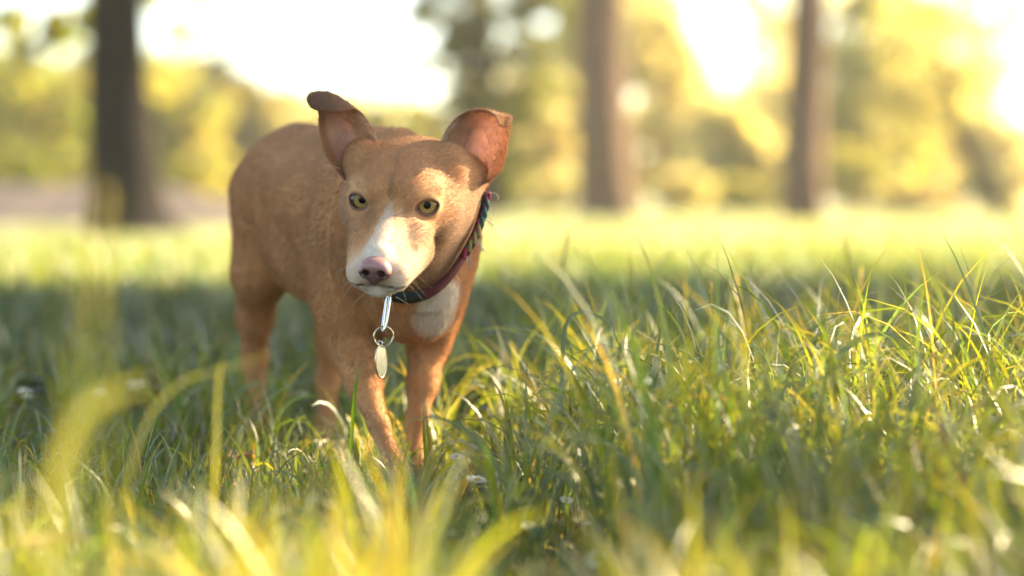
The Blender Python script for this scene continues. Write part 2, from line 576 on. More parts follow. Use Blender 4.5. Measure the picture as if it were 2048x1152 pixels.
# ------------------------------------------------------------------ grass
M_GRASS = mat_leaf('grass_blade', .52, (3.5, 2.75, .55), .09, .40)


def blades(root, h, w, az, th0, bend, col, segs=6, seed=1, tipcol=None, pw=1.6):
    """arching tapered blades -> V, F, colours"""
    r = np.random.default_rng(seed)
    n = len(root)
    t = np.linspace(0, 1, segs + 1)
    dirh = np.stack([np.cos(az), np.sin(az), np.zeros(n)], -1)
    tw = r.uniform(-1.1, 1.1, n)
    side0 = np.stack([-np.sin(az), np.cos(az), np.zeros(n)], -1)
    P = np.zeros((n, segs + 1, 3)); P[:, 0] = root
    S = np.zeros((n, segs + 1, 3))
    for i in range(segs + 1):
        th = th0 + bend * t[i] ** pw
        if i:
            thm = th0 + bend * ((t[i] + t[i - 1]) / 2) ** pw
            d = dirh * np.sin(thm)[:, None] + np.array([0, 0, 1]) * np.cos(thm)[:, None]
            P[:, i] = P[:, i - 1] + d * (h / segs)[:, None]
        d = dirh * np.sin(th)[:, None] + np.array([0, 0, 1]) * np.cos(th)[:, None]
        nn = np.cross(d, side0)
        a = tw * (1 - .5 * t[i]) + tw * .8 * t[i]
        s = side0 * np.cos(a)[:, None] + nn * np.sin(a)[:, None]
        ww = w * (min(1, .55 + 1.5 * t[i]) * (1 - t[i] ** 2.4) + .02)
        S[:, i] = s * ww[:, None] * .5
    Lf, Rt = P - S, P + S
    V = np.stack([Lf, Rt], 2).reshape(n, -1, 3)
    m = 2 * (segs + 1)
    base = (np.arange(n) * m)[:, None]
    q = np.array([[2 * i, 2 * i + 1, 2 * i + 3, 2 * i + 2] for i in range(segs)])
    F = (base[:, None] + q[None]).reshape(-1, 4)
    c = np.repeat(col[:, None], m, 1)
    f = np.repeat(t, 2)[None, :, None]
    if tipcol is not None:
        c = c * (1 - f ** 3) + tipcol[:, None] * f ** 3
    return V.reshape(-1, 3), F, c.reshape(-1, 3)


def grass_cols(n, r, dry=.06):
    base = np.array([.062, .098, .026])
    c = base * r.uniform(.6, 1.35, (n, 1)) * np.stack([r.uniform(.75, 1.35, n), np.ones(n), r.uniform(.7, 1.5, n)], -1)
    k = r.random(n) < dry
    c[k] = np.array([.19, .155, .12]) * r.uniform(.6, 1.2, (k.sum(), 1))
    tip = c.copy()
    kt = r.random(n) < .25
    tip[kt] = np.array([.16, .145, .06]) * r.uniform(.7, 1.2, (kt.sum(), 1))
    return c, tip


def height_field(x, y, r):
    """how tall the sward stands: short on the left, tall tufts on the right"""
    right = 1 / (1 + np.exp(-(x - .0) / .035))
    tuft = .5 + .5 * np.sin(9 * x + 1.3 + 3 * y) * np.sin(7.3 * y + .7 + 2 * x)
    h = .060 + right * (.060 + .075 * tuft) * (y > 1.0)
    h = h + .028 * (1 - right) * np.clip((y - 2.35) / .15, 0, 1)
    front = np.clip((1.75 - y) / .3, 0, 1)
    h = h * (1 - front) + front * (.085 + .05 * np.clip(np.sin(7 * x + 2.2 + 2 * y), 0, 1))
    return h


DAISY_SPOTS = [(1190, 1118, .03), (955, 962, .045), (915, 914, .034), (1162, 1046, .028), (1132, 1002, .028), (1056, 1053, .03), (950, 770, .045), (655, 790, .042), (606, 792, .04), (276, 772, .045), (196, 789, .045), (50, 788, .048), (76, 755, .048), (35, 722, .05)]


def build_grass():
    r = np.random.default_rng(5)
    # near sward
    n = 34000
    y = r.uniform(.95, 3.4, n); x = r.uniform(-1, 1, n) * (.30 + .32 * y)
    root = np.stack([x, y, ground_z(x, y) - .004], -1)
    hf = height_field(x, y, r)
    h = np.minimum(hf * r.gamma(9, 1 / 9, n) * r.uniform(.6, 1.35, n), hf * 1.55)
    zt = root[:, 2] + h                       # nothing tall right in front of the dog, and open spots round the daisies
    px_ = 1024 + x / y * FPX; pt_ = 405 + (CAM_H - zt) / y * FPX
    front = (px_ > 640) & (px_ < 930) & (y < 2.3)
    h = np.where(front, np.minimum(h, np.clip(CAM_H - (835 - 405) / FPX * y, .03, 1)), h)
    for dx, dy, hd in DAISY_SPOTS:
        Yd = (CAM_H - hd) / ((dy - 405) / FPX)
        k = (np.abs(px_ - dx) < 36) & (y < Yd + .02) & (pt_ < dy + 15) & (405 + CAM_H / y * FPX > dy)
        h = np.where(k & (r.random(n) < .97), np.minimum(h * .22, .02), h)
    w = r.uniform(.0014, .0042, n) * (1 + .45 * (h > .1) * (r.random(n) < .5) + .7 * (r.random(n) < .07))
    c, tip = grass_cols(n, r, .035)
    fresh = (y < 1.75) & (c[:, 0] > c[:, 1]); c[fresh] = np.array([.062, .098, .026]); tip[fresh] = c[fresh]
    V1, F1, c1 = blades(root, h, w, r.uniform(0, 2 * math.pi, n), r.uniform(0, .30, n), np.minimum(r.gamma(2.4, .50, n) * (1 + 6 * np.clip(h - .06, 0, .1)), 2.8), c, 9, 11, tip, 2.3)
    # low thatch of dry and fine leaves
    n = 14000
    y = r.uniform(1.1, 3.2, n); x = r.uniform(-1, 1, n) * (.30 + .32 * y)
    root = np.stack([x, y, ground_z(x, y)], -1)
    c, tip = grass_cols(n, r, .35)
    V2, F2, c2 = blades(root, r.uniform(.02, .06, n), r.uniform(.001, .003, n), r.uniform(0, 6.28, n), r.uniform(.3, 1.3, n), r.uniform(-.6, 1.0, n), c, 3, 12, tip)
    # blades close to the lens, sunlit yellow painted into their colour
    n = 2700
    y = r.uniform(.95, 1.62, n); x = r.uniform(-1, 1, n) * (.10 + .24 * y)
    k = r.random(n) < (.3 + .7 * np.clip(np.sin(8.5 * x + 1.5) + .6 * np.sin(23 * x + 9 * y), 0, 1)) * np.where(x < -.13, .45, np.where(x < .02, 1.6, .3))
    ppx = x / y * FPX + 1024
    for dx, dy, hd in DAISY_SPOTS[:6]:
        k &= ~(np.abs(ppx - dx) < 48)
    x, y = x[k], y[k]; n = len(x)
    cap = CAM_H - (np.where((x / y * FPX + 1024 > 520) & (x / y * FPX + 1024 < 940), 815, 760) - 405) / FPX * y
    h = np.minimum(r.uniform(.07, .16, n), cap)
    root = np.stack([x, y, ground_z(x, y) - .004], -1)
    c = np.array([.115, .135, .024]) * r.uniform(.7, 1.3, (n, 1)) * np.stack([r.uniform(.8, 1.3, n), np.ones(n), r.uniform(.7, 1.4, n)], -1)
    V3, F3, c3 = blades(root, h, r.uniform(.0025, .0055, n), r.uniform(0, 6.28, n), r.uniform(0, .3, n), r.gamma(2.2, .4, n), c, 7, 15, c, 2.0)
    V1, F1, c1 = np.vstack([V1, V3]), np.vstack([F1, F3 + len(V1)]), np.vstack([c1, c3])
    o1 = len(V1)
    tag(mesh_obj('grass', np.vstack([V1, V2]), np.vstack([F1, F2 + o1]), M_GRASS, smooth=False, col=np.vstack([c1, c2])),
        'lush arching meadow grass around the dog', 'grass', kind='stuff')
    # middle distance
    n = 46000
    y = 3.2 + 9.5 * r.random(n) ** 1.25; x = r.uniform(-1, 1, n) * (.5 + .32 * y)
    root = np.stack([x, y, ground_z(x, y)], -1)
    c, tip = grass_cols(n, r, .03); c = c * np.array([.38, .44, .72]); tip = tip * np.array([.5, .5, .6])  # tree shade painted in as a dark blue-green tint
    sunny = y > 6.3; c[sunny] *= 2.6; tip[sunny] *= 2.2  # blades past the shade edge painted brighter as sunlit
    h = r.uniform(.05, .12, n) * (1 + .6 * (r.random(n) < .04))
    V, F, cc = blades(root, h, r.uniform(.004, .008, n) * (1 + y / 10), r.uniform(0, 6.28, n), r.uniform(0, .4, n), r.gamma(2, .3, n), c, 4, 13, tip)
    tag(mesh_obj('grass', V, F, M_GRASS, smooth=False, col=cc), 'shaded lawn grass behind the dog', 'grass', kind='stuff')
    # sunny lawn: sunlight and tree dapples painted into the blade colours
    n = 60000
    y = 10 + 38 * r.random(n) ** 1.4; x = r.uniform(-1, 1, n) * (1 + .30 * y)
    root = np.stack([x, y, ground_z(x, y)], -1)
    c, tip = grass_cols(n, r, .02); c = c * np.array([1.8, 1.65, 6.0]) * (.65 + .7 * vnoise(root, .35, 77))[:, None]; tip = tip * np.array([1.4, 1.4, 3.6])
    V, F, cc = blades(root, r.uniform(.03, .07, n), r.uniform(.012, .03, n) * (y / 14), r.uniform(0, 6.28, n), r.uniform(0, .5, n), r.gamma(2, .3, n), c, 2, 14, tip)
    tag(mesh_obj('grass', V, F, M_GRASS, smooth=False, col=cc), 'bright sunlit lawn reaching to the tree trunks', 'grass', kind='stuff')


build_grass()
# ------------------------------------------------------------------ the dog: one continuous surface grown from a blended distance field
S0 = np.array([-.113, 2.40, 0.0])
FD = np.array([.428, -.904, 0.0]); FD /= np.linalg.norm(FD)
LD = np.array([-FD[1], FD[0], 0.0])
ZD = np.array([0, 0, 1.0])


def D(u, v, w):
    return S0 + u * FD + v * LD + w * ZD


HS = .946
HT = np.array([-.1075, 2.20, .2797])


def head_rot(a, b, c):
    B = np.diag([1.0, -1.0, 1.0])
    cy, sy, cp, sp, cr, sr = math.cos(a), math.sin(a), math.cos(b), math.sin(b), math.cos(c), math.sin(c)
    return np.array([[cy, -sy, 0], [sy, cy, 0], [0, 0, 1]]) @ np.array([[1, 0, 0], [0, cp, -sp], [0, sp, cp]]) @ np.array([[cr, 0, sr], [0, 1, 0], [-sr, 0, cr]]) @ B


HR = head_rot(math.radians(-8.5), math.radians(17.2), math.radians(5.0))


def Hp(x, y, z):
    return HT + HS * (HR @ np.array([x, y, z]))


def to_head(P):
    return ((P - HT) @ HR) / HS


def smin(a, b, k):
    if k <= 0: return np.minimum(a, b)
    h = np.clip(.5 + .5 * (b - a) / k, 0, 1)
    return b * (1 - h) + a * h - k * h * (1 - h)


class Cone:
    def __init__(s, a, b, ra, rb, k=.02, cut=False):
        s.a, s.b, s.ra, s.rb, s.k, s.cut = np.asarray(a, float), np.asarray(b, float), ra, rb, k, cut
        m = max(ra, rb) + .03
        s.lo = np.minimum(s.a, s.b) - m; s.hi = np.maximum(s.a, s.b) + m

    def d(s, P):
        ab = s.b - s.a
        t = np.clip(((P - s.a) @ ab) / (ab @ ab + 1e-12), 0, 1)
        q = P - s.a - t[..., None] * ab
        return np.sqrt((q * q).sum(-1)) - (s.ra + (s.rb - s.ra) * t)


class Ell:
    def __init__(s, c, r, ax, k=.02, cut=False):
        s.c, s.r, s.ax, s.k, s.cut = np.asarray(c, float), np.asarray(r, float), np.asarray(ax, float), k, cut
        m = s.r.max() + .03
        s.lo = s.c - m; s.hi = s.c + m

    def d(s, P):
        q = ((P - s.c) @ s.ax) / s.r
        k0 = np.sqrt((q * q).sum(-1)) + 1e-9
        k1 = np.sqrt(((q / s.r) ** 2).sum(-1)) + 1e-9
        return k0 * (k0 - 1) / k1


BAX = np.stack([FD, LD, ZD], 1)


def cone_h(a, b, ra, rb, k=.012, cut=False): return Cone(Hp(*a), Hp(*b), ra * HS, rb * HS, k, cut)
def ell_h(c, r, k=.012, cut=False, ax=None): return Ell(Hp(*c), np.array(r) * HS, HR if ax is None else ax, k, cut)
def ell_b(c, r, k=.02, cut=False): return Ell(D(*c), r, BAX, k, cut)


EYE = [Hp(-.0318, -.0035, .0), Hp(.0318, -.0035, .0)]
EYE_R = .0108
CAMP = np.array([0, 0, CAM_H])


class Lid:
    """opens the eyelids: an almond cut along the gaze"""
    def __init__(s, i):
        s.k = .0012; s.cut = True
        sg = -1 if i == 0 else 1
        s.c = EYE[i]
        g = HR @ np.array([sg * .30, .94, .06]); s.g = g / np.linalg.norm(g)
        x = HR @ np.array([1, 0, 0]) * sg                   # outward
        up = HR @ np.array([0, 0, 1.0])
        x = x - s.g * (x @ s.g); x /= np.linalg.norm(x)
        up = up - s.g * (up @ s.g) - x * (up @ x); up /= np.linalg.norm(up)
        a = math.radians(9)
        s.x = x * math.cos(a) + up * math.sin(a); s.u = up * math.cos(a) - x * math.sin(a)
        s.lo = s.c - .03; s.hi = s.c + .03

    def uv(s, P):
        q = P - s.c
        return q @ s.x, q @ s.u, q @ s.g

    def d(s, P):
        X, U, Gz = s.uv(P)
        hw, hh = .0100, .0072
        # vesica: two arcs
        R = (hw * hw + hh * hh) / (2 * hh)
        d1 = np.sqrt(X ** 2 + (U + R - hh * .86) ** 2) - R
        d2 = np.sqrt(X ** 2 + (U - R + hh * .95) ** 2) - R
        dd = np.maximum(d1, d2)
        return np.maximum(dd, .002 - Gz)


LIDS = [Lid(0), Lid(1)]

PR = []
# trunk
PR += [ell_b((-.095, .008, .243), (.140, .067, .100), .02),
       ell_b((.035, 0, .205), (.062, .056, .066), .02),
       Cone(D(-.10, 0, .268), D(-.27, 0, .288), .074, .064, .03),
       ell_b((-.290, 0, .290), (.084, .064, .074), .025),
       ell_b((-.20, 0, .228), (.11, .060, .058), .025),
       Cone(D(.0, 0, .326), D(-.27, 0, .337), .030, .028, .02)]
for sd in (-1, 1):
    PR += [ell_b((.0, sd * (.063 if sd < 0 else .042), .236), (.052, .031, .086), .008),          # shoulder blade
           ell_b((-.005, sd * (.054 if sd < 0 else .036), .172), (.042, .026, .050), .016)]        # upper arm
PR += [Cone(D(-.062, -.098, .31), D(-.060, -.094, .17), .010, .010, .022, True),
       Cone(D(-.225, -.090, .30), D(-.235, -.084, .19), .010, .012, .026, True),
       Cone(D(.062, .052, .235), D(.050, .058, .15), .006, .006, .016, True),
       Cone(D(.075, -.040, .20), D(.060, -.045, .14), .006, .006, .016, True)]
# tail, low and tucked behind
PR += [Cone(D(-.340, .0, .325), D(-.362, .012, .255), .020, .013, .02), Cone(D(-.362, .012, .255), D(-.352, .014, .205), .013, .008, .01)]


def limb(pts, rad, k=.012):
    return [Cone(pts[i], pts[i + 1], rad[i], rad[i + 1], k) for i in range(len(pts) - 1)]


def paw(c, f, sz=1.0):
    """toes and pad of a paw resting on the ground at c, pointing along f"""
    f = np.array([f[0], f[1], 0.0]); f /= np.linalg.norm(f)
    l = np.array([-f[1], f[0], 0])
    c = np.asarray(c, float)
    out = [Cone(c - f * .012 * sz + ZD * .020 * sz, c + f * .012 * sz + ZD * .015 * sz, .017 * sz, .015 * sz, .01)]
    for j, o in enumerate((-.0155, -.0055, .0055, .0155)):
        fw = .026 if abs(o) < .01 else .020
        out.append(Cone(c + l * o * sz + ZD * .014 * sz, c + f * fw * sz + l * o * 1.15 * sz + ZD * .009 * sz, .0085 * sz, .0078 * sz, .004))
    return out


def gz(p): return float(ground_z(p[0], p[1]))


# fore leg on the picture's left, reaching forward
p1 = [W(688, 590, 2.40), W(708, 690, 2.385), W(727, 765, 2.335), W(758, 850, 2.285), W(790, 935, 2.255)]
PR += limb(p1, [.034, .0285, .0190, .0118, .0115], .010)
pc = np.array([p1[4][0] + .004, p1[4][1] - .006, 0]); pc[2] = gz(pc)
PR += limb([p1[4], pc + ZD * .02], [.0135, .015]) + paw(pc, (.25, -1, 0))
# fore leg on the picture's right
p2 = [W(872, 590, 2.405), W(856, 690, 2.415), W(845, 765, 2.40), W(834, 840, 2.385), W(827, 915, 2.375)]
PR += limb(p2, [.032, .0215, .0175, .0125, .0125], .010)
pc = np.array([p2[4][0], p2[4][1] - .01, 0]); pc[2] = gz(pc)
PR += limb([p2[4], pc + ZD * .02], [.0125, .015]) + paw(pc, (.1, -1, 0))
# hind leg on the picture's left: thigh, stifle forward, hock back, upright shank
p3 = [W(528, 430, 2.72), W(521, 545, 2.67), W(509, 637, 2.705), W(509, 715, 2.735), W(511, 830, 2.71)]
PR += [Cone(D(-.305, -.018, .285), p3[1], .053, .031, .02)]
PR += limb(p3, [.040, .030, .0205, .0155, .0140], .014)
pc = np.array([p3[4][0] + .004, p3[4][1] - .012, 0]); pc[2] = gz(pc)
PR += limb([p3[4], pc + ZD * .02], [.0140, .016]) + paw(pc, (.3, -1, 0))
# hind leg on the far side, stepping forward
p4 = [D(-.31, .03, .26), W(676, 575, 2.68), W(664, 680, 2.73), W(656, 760, 2.75), W(653, 850, 2.72)]
PR += limb(p4, [.050, .031, .019, .0150, .0135], .014)
pc = np.array([p4[4][0] + .004, p4[4][1] - .012, 0]); pc[2] = gz(pc)
PR += limb([p4[4], pc + ZD * .02], [.0140, .016]) + paw(pc, (.3, -1, 0))
# neck
PR += [Cone(Hp(.012, -.085, -.010), D(-.02, 0, .268), .046, .074, .02),
       Cone(Hp(.008, -.06, -.040), D(.03, 0, .215), .040, .058, .02),
       Cone(Hp(.022, -.085, -.020), D(.01, .025, .245), .042, .056, .02)]
# head
HEAD = [ell_h((0, -.052, .004), (.050, .062, .040), .016)]
for sd in (-1, 1):
    HEAD += [ell_h((sd * .017, -.015, .007), (.027, .033, .024), .008),
             ell_h((sd * .039, -.044, -.018), (.019, .036, .030), .014),
             cone_h((sd * .026, .010, -.020), (sd * .040, -.034, -.014), .012, .015, .012),
             ell_h((sd * .044, -.062, .022), (.016, .018, .020), .012),
             ell_h((sd * .0245, .018, -.0255), (.0105, .016, .0120), .012)]
HEAD += [cone_h((0, -.004, -.024), (0, .062, -.0415), .030, .0205, .012),
         cone_h((0, -.006, -.007), (0, .074, -.0285), .0175, .0118, .010),
         cone_h((0, -.035, -.048), (0, .056, -.0635), .028, .0115, .006),
         ell_h((0, .064, -.0650), (.0140, .0115, .0080), .005)]
for sd in (-1, 1):
    HEAD += [cone_h((sd * .0200, .008, -.043), (sd * .0148, .067, -.0485), .0212, .0165, .008)]
for sd in (-1, 1):
    HEAD += [ell_h((sd * .0335, .011, -.001), (.0115, .0095, .0095), .007, True)]      # orbit
for i in (0, 1):
    HEAD += [Ell(EYE[i], (.0126,) * 3, np.eye(3), .004)]
    sg = -1 if i == 0 else 1
    HEAD += [cone_h((sg * .020, .003, .0155), (sg * .040, -.007, .0150), .0042, .0040, .008)]     # brow
HEAD += LIDS
# mouth line and lip groove under the nose
ML = [(-.041, .008, -.053), (-.0350, .035, -.0580), (-.0275, .060, -.0585), (-.0145, .0800, -.0572), (-.005, .0800, -.0575), (0, .0775, -.0580), (.005, .0800, -.0575), (.0145, .0800, -.0572), (.0275, .060, -.0585), (.0350, .035, -.0580), (.041, .008, -.053)]
for a_, b_ in zip(ML[:-1], ML[1:]):
    HEAD += [cone_h(a_, b_, .0016, .0016, .002, True)]
PR += [Cone(Hp(.044, -.062, .020), W(952, 348, 2.282), .015, .012, .022), Cone(Hp(-.044, -.062, .020), W(706, 345, 2.27), .014, .010, .02)]
PR += HEAD


def field(prims, lo, hi, h):
    ax = [np.arange(lo[i], hi[i] + h, h) for i in range(3)]
    Dm = np.full([len(a) for a in ax], .05, np.float32)
    for p in prims:
        sl = []
        for i in range(3):
            a = int(np.searchsorted(ax[i], p.lo[i])); b_ = int(np.searchsorted(ax[i], p.hi[i]))
            sl.append(slice(a, b_))
        if any(s.stop <= s.start for s in sl): continue
        g = np.stack(np.meshgrid(ax[0][sl[0]], ax[1][sl[1]], ax[2][sl[2]], indexing='ij'), -1)
        d = p.d(g)
        sub = Dm[sl[0], sl[1], sl[2]]
        if p.cut:
            Dm[sl[0], sl[1], sl[2]] = -smin(-sub, d, p.k)
        else:
            Dm[sl[0], sl[1], sl[2]] = smin(sub, d, p.k)
    return Dm, ax


def sdf_points(P, prims):
    d = np.full(len(P), .05)
    for p in prims:
        k = ((P > p.lo) & (P < p.hi)).all(1)
        if not k.any(): continue
        q = p.d(P[k])
        d[k] = -smin(-d[k], q, p.k) if p.cut else smin(d[k], q, p.k)
    return d


def surface_nets(Dm, ax, h):
    I = Dm < 0
    cs = [(a, b_, c) for a in (0, 1) for b_ in (0, 1) for c in (0, 1)]
    nx, ny, nz = Dm.shape
    def cor(A, o): return A[o[0]:nx - 1 + o[0], o[1]:ny - 1 + o[1], o[2]:nz - 1 + o[2]]
    cnt = sum(cor(I, o).astype(np.int8) for o in cs)
    act = (cnt > 0) & (cnt < 8)
    idx = np.argwhere(act)
    vid = np.full(act.shape, -1, np.int32)
    vid[act] = np.arange(len(idx))
    vals = np.stack([Dm[idx[:, 0] + o[0], idx[:, 1] + o[1], idx[:, 2] + o[2]] for o in cs], 1)
    P = np.zeros((len(idx), 3)); n = np.zeros(len(idx))
    co = np.array(cs, float)
    for a in range(8):
        for b_ in range(a + 1, 8):
            if np.abs(co[a] - co[b_]).sum() != 1: continue
            m = (vals[:, a] < 0) != (vals[:, b_] < 0)
            t = np.where(m, vals[:, a] / np.where(m, vals[:, a] - vals[:, b_], 1), 0)
            P += np.where(m[:, None], co[a] + t[:, None] * (co[b_] - co[a]), 0)
            n += m
    P = P / n[:, None] + idx
    V = np.array([ax[0][0], ax[1][0], ax[2][0]]) + P * h
    Fs = []
    for axi in range(3):
        u, v = (axi + 1) % 3, (axi + 2) % 3
        s0 = [slice(None)] * 3; s1 = [slice(None)] * 3
        s0[axi] = slice(0, -1); s1[axi] = slice(1, None)
        for k in (u, v):
            s0[k] = slice(1, -1); s1[k] = slice(1, -1)
        A, B = I[tuple(s0)], I[tuple(s1)]
        for (m, flip) in ((A & ~B, False), (~A & B, True)):
            e = np.argwhere(m)
            if not len(e): continue
            e = e.copy(); e[:, u] += 1; e[:, v] += 1
            q = []
            for du, dv in ((-1, -1), (0, -1), (0, 0), (-1, 0)):
                c = e.copy(); c[:, u] += du; c[:, v] += dv
                q.append(vid[c[:, 0], c[:, 1], c[:, 2]])
            q = np.stack(q, 1)
            if flip: q = q[:, ::-1]
            Fs.append(q)
    F = np.vstack(Fs)
    F = F[(F >= 0).all(1)]
    return V, F


def compact(V, F):
    used = np.unique(F)
    m = np.full(len(V), -1, np.int64); m[used] = np.arange(len(used))
    return V[used], m[F]


# head at fine resolution, trunk and legs coarser; the two share one surface and meet under the collar
NECK_C = Hp(0, -.100, -.022)
NECK_N = (HR @ np.array([0, 1.0, 0.0])); NECK_N /= np.linalg.norm(NECK_N)
lo = HT + np.array([-.115, -.13, -.105]); hi = HT + np.array([.115, .125, .075])
Dh, axh = field(PR, lo, hi, .0014)
Vh, Fh = surface_nets(Dh, axh, .0014)
k = ((Vh[Fh].mean(1) - NECK_C) @ NECK_N) > -.002
Vh, Fh = compact(Vh, Fh[k])
hb = .0034
Db, axb = field(PR, np.array([-.42, 2.02, -.02]), np.array([.06, 3.0, .42]), hb)
Db += .0030            # the coat adds its own thickness
Vb, Fb = surface_nets(Db, axb, hb)
cen = Vb[Fb].mean(1)
inhead = (((cen - NECK_C) @ NECK_N) > .002) & (cen > lo + .002).all(1) & (cen < hi - .002).all(1)
Vb, Fb = compact(Vb, Fb[~inhead])
del Dh, Db


# ears: thin curved sheets, rows from base to tip; (px, py) measured on the photograph with the ear's own depth
def ear_sheet(rows, nu=36, nv=46, th=.0022):
    A = np.array([W(*r[0]) for r in rows]); B = np.array([W(*r[1]) for r in rows]); M = np.array([W(*r[2]) for r in rows])
    A, B, M = catmull(A, nv), catmull(B, nv), catmull(M, nv)
    s = np.linspace(0, 1, nu)[None, :, None]
    a, m, b_ = A[:, None], M[:, None], B[:, None]
    P = a * (1 - s) * (1 - 2 * s) + 4 * m * s * (1 - s) * 1.0 + b_ * s * (2 * s - 1)      # quadratic through edge, middle, edge
    du = np.gradient(P, axis=1); dv = np.gradient(P, axis=0)
    n = np.cross(du, dv); n /= np.linalg.norm(n, axis=-1)[..., None] + 1e-12
    ss = np.linspace(-1, 1, nu)
    tt = np.linspace(0, 1, nv)
    prof = (1 - np.abs(ss) ** 6)[None, :] * np.clip((1 - tt) * 14, .12, 1)[:, None] ** .5 + .12
    off = n * (th / 2 * prof)[..., None]
    V = np.concatenate([(P + off).reshape(-1, 3), (P - off).reshape(-1, 3)])
    idx = np.arange(nu * nv).reshape(nv, nu)
    q = np.stack([idx[:-1, :-1], idx[:-1, 1:], idx[1:, 1:], idx[1:, :-1]], -1).reshape(-1, 4)
    F = [q, q[:, ::-1] + nu * nv]
    o = nu * nv
    for e in (idx[0], idx[-1][::-1], idx[:, 0][::-1], idx[:, -1]):
        F.append(np.stack([e[:-1], e[:-1] + o, e[1:] + o, e[1:]], -1))
    F = np.vstack(F)
    uvs = np.stack(np.meshgrid(tt, np.linspace(0, 1, nu), indexing='ij'), -1).reshape(-1, 2)
    # which face looks at the front (camera side of the ear)
    side = np.concatenate([np.ones(o), -np.ones(o)])
    if (n.reshape(-1, 3) @ np.array([0, -1.0, 0])).mean() < 0:
        side = -side
    return V, F, np.vstack([uvs, uvs]), side


YE = 2.255
earL_rows = [  # left edge, right edge, hollow of the middle
    ((700, 372, YE - .012), (742, 322, YE - .012), (716, 346, YE + 0.007)),
    ((672, 340, YE - .012), (752, 292, YE - .008), (714, 318, YE + 0.019)),
    ((652, 311, YE - .012), (751, 272, YE - .006), (703, 292, YE + 0.022)),
    ((642, 280, YE - .012), (738, 246, YE - .006), (692, 264, YE + 0.020)),
    ((638, 252, YE - .014), (724, 226, YE - .010), (682, 240, YE + 0.015)),
    ((637, 230, YE - .016), (708, 218, YE - .022), (676, 206, YE + 0.004)),
    ((634, 218, YE - .022), (684, 222, YE - .036), (660, 188, YE - .006)),
    ((626, 210, YE - .030), (655, 222, YE - .042), (638, 187, YE - .020)),
    ((619, 208, YE - .038), (634, 221, YE - .044), (622, 193, YE - .034)),
    ((617, 210, YE - .042), (622, 216, YE - .044), (617, 206, YE - .042)),
]
YR = 2.262
earR_rows = [
    ((908, 352, YR - .010), (956, 372, YR - .004), (930, 362, YR + 0.007)),
    ((888, 322, YR - .010), (982, 362, YR + 0.000), (938, 342, YR + 0.021)),
    ((880, 293, YR - .010), (1003, 340, YR - .002), (944, 316, YR + 0.026)),
    ((890, 266, YR - .008), (1012, 310, YR - .006), (953, 286, YR + 0.025)),
    ((908, 241, YR - .008), (1017, 282, YR - .010), (966, 258, YR + 0.020)),
    ((936, 222, YR - .010), (1020, 258, YR - .014), (984, 236, YR + 0.012)),
    ((968, 219, YR - .016), (1022, 240, YR - .018), (1002, 231, YR + 0.002)),
    ((990, 232, YR - .028), (1021, 238, YR - .024), (1008, 234, YR - .014)),
    ((999, 250, YR - .036), (1016, 252, YR - .034), (1008, 254, YR - .034)),
]
EL = ear_sheet(earL_rows)
ER = ear_sheet(earR_rows)

Vd = np.vstack([Vh, Vb, EL[0], ER[0]])
nH, nB, nE = len(Vh), len(Vb), len(EL[0])
Fd = np.vstack([Fh, Fb + nH, EL[1] + nH + nB, ER[1] + nH + nB + nE])
EAR_ID = np.concatenate([np.zeros(nH + nB, int), np.ones(nE, int), np.full(len(ER[0]), 2)])
EAR_T = np.concatenate([np.zeros(nH + nB), EL[2][:, 0], ER[2][:, 0]])
EAR_S = np.concatenate([np.zeros(nH + nB), EL[2][:, 1], ER[2][:, 1]])
EAR_F = np.concatenate([np.zeros(nH + nB), EL[3], ER[3]])


def sstep(a, b_, x):
    t = np.clip((x - a) / (b_ - a), 0, 1)
    return t * t * (3 - 2 * t)


TAN = np.array([.46, .208, .076])
TAN_L = np.array([.62, .35, .155])
TAN_D = np.array([.29, .122, .046])
WHITE = np.array([.62, .54, .455])
CREAM = np.array([.54, .345, .22])


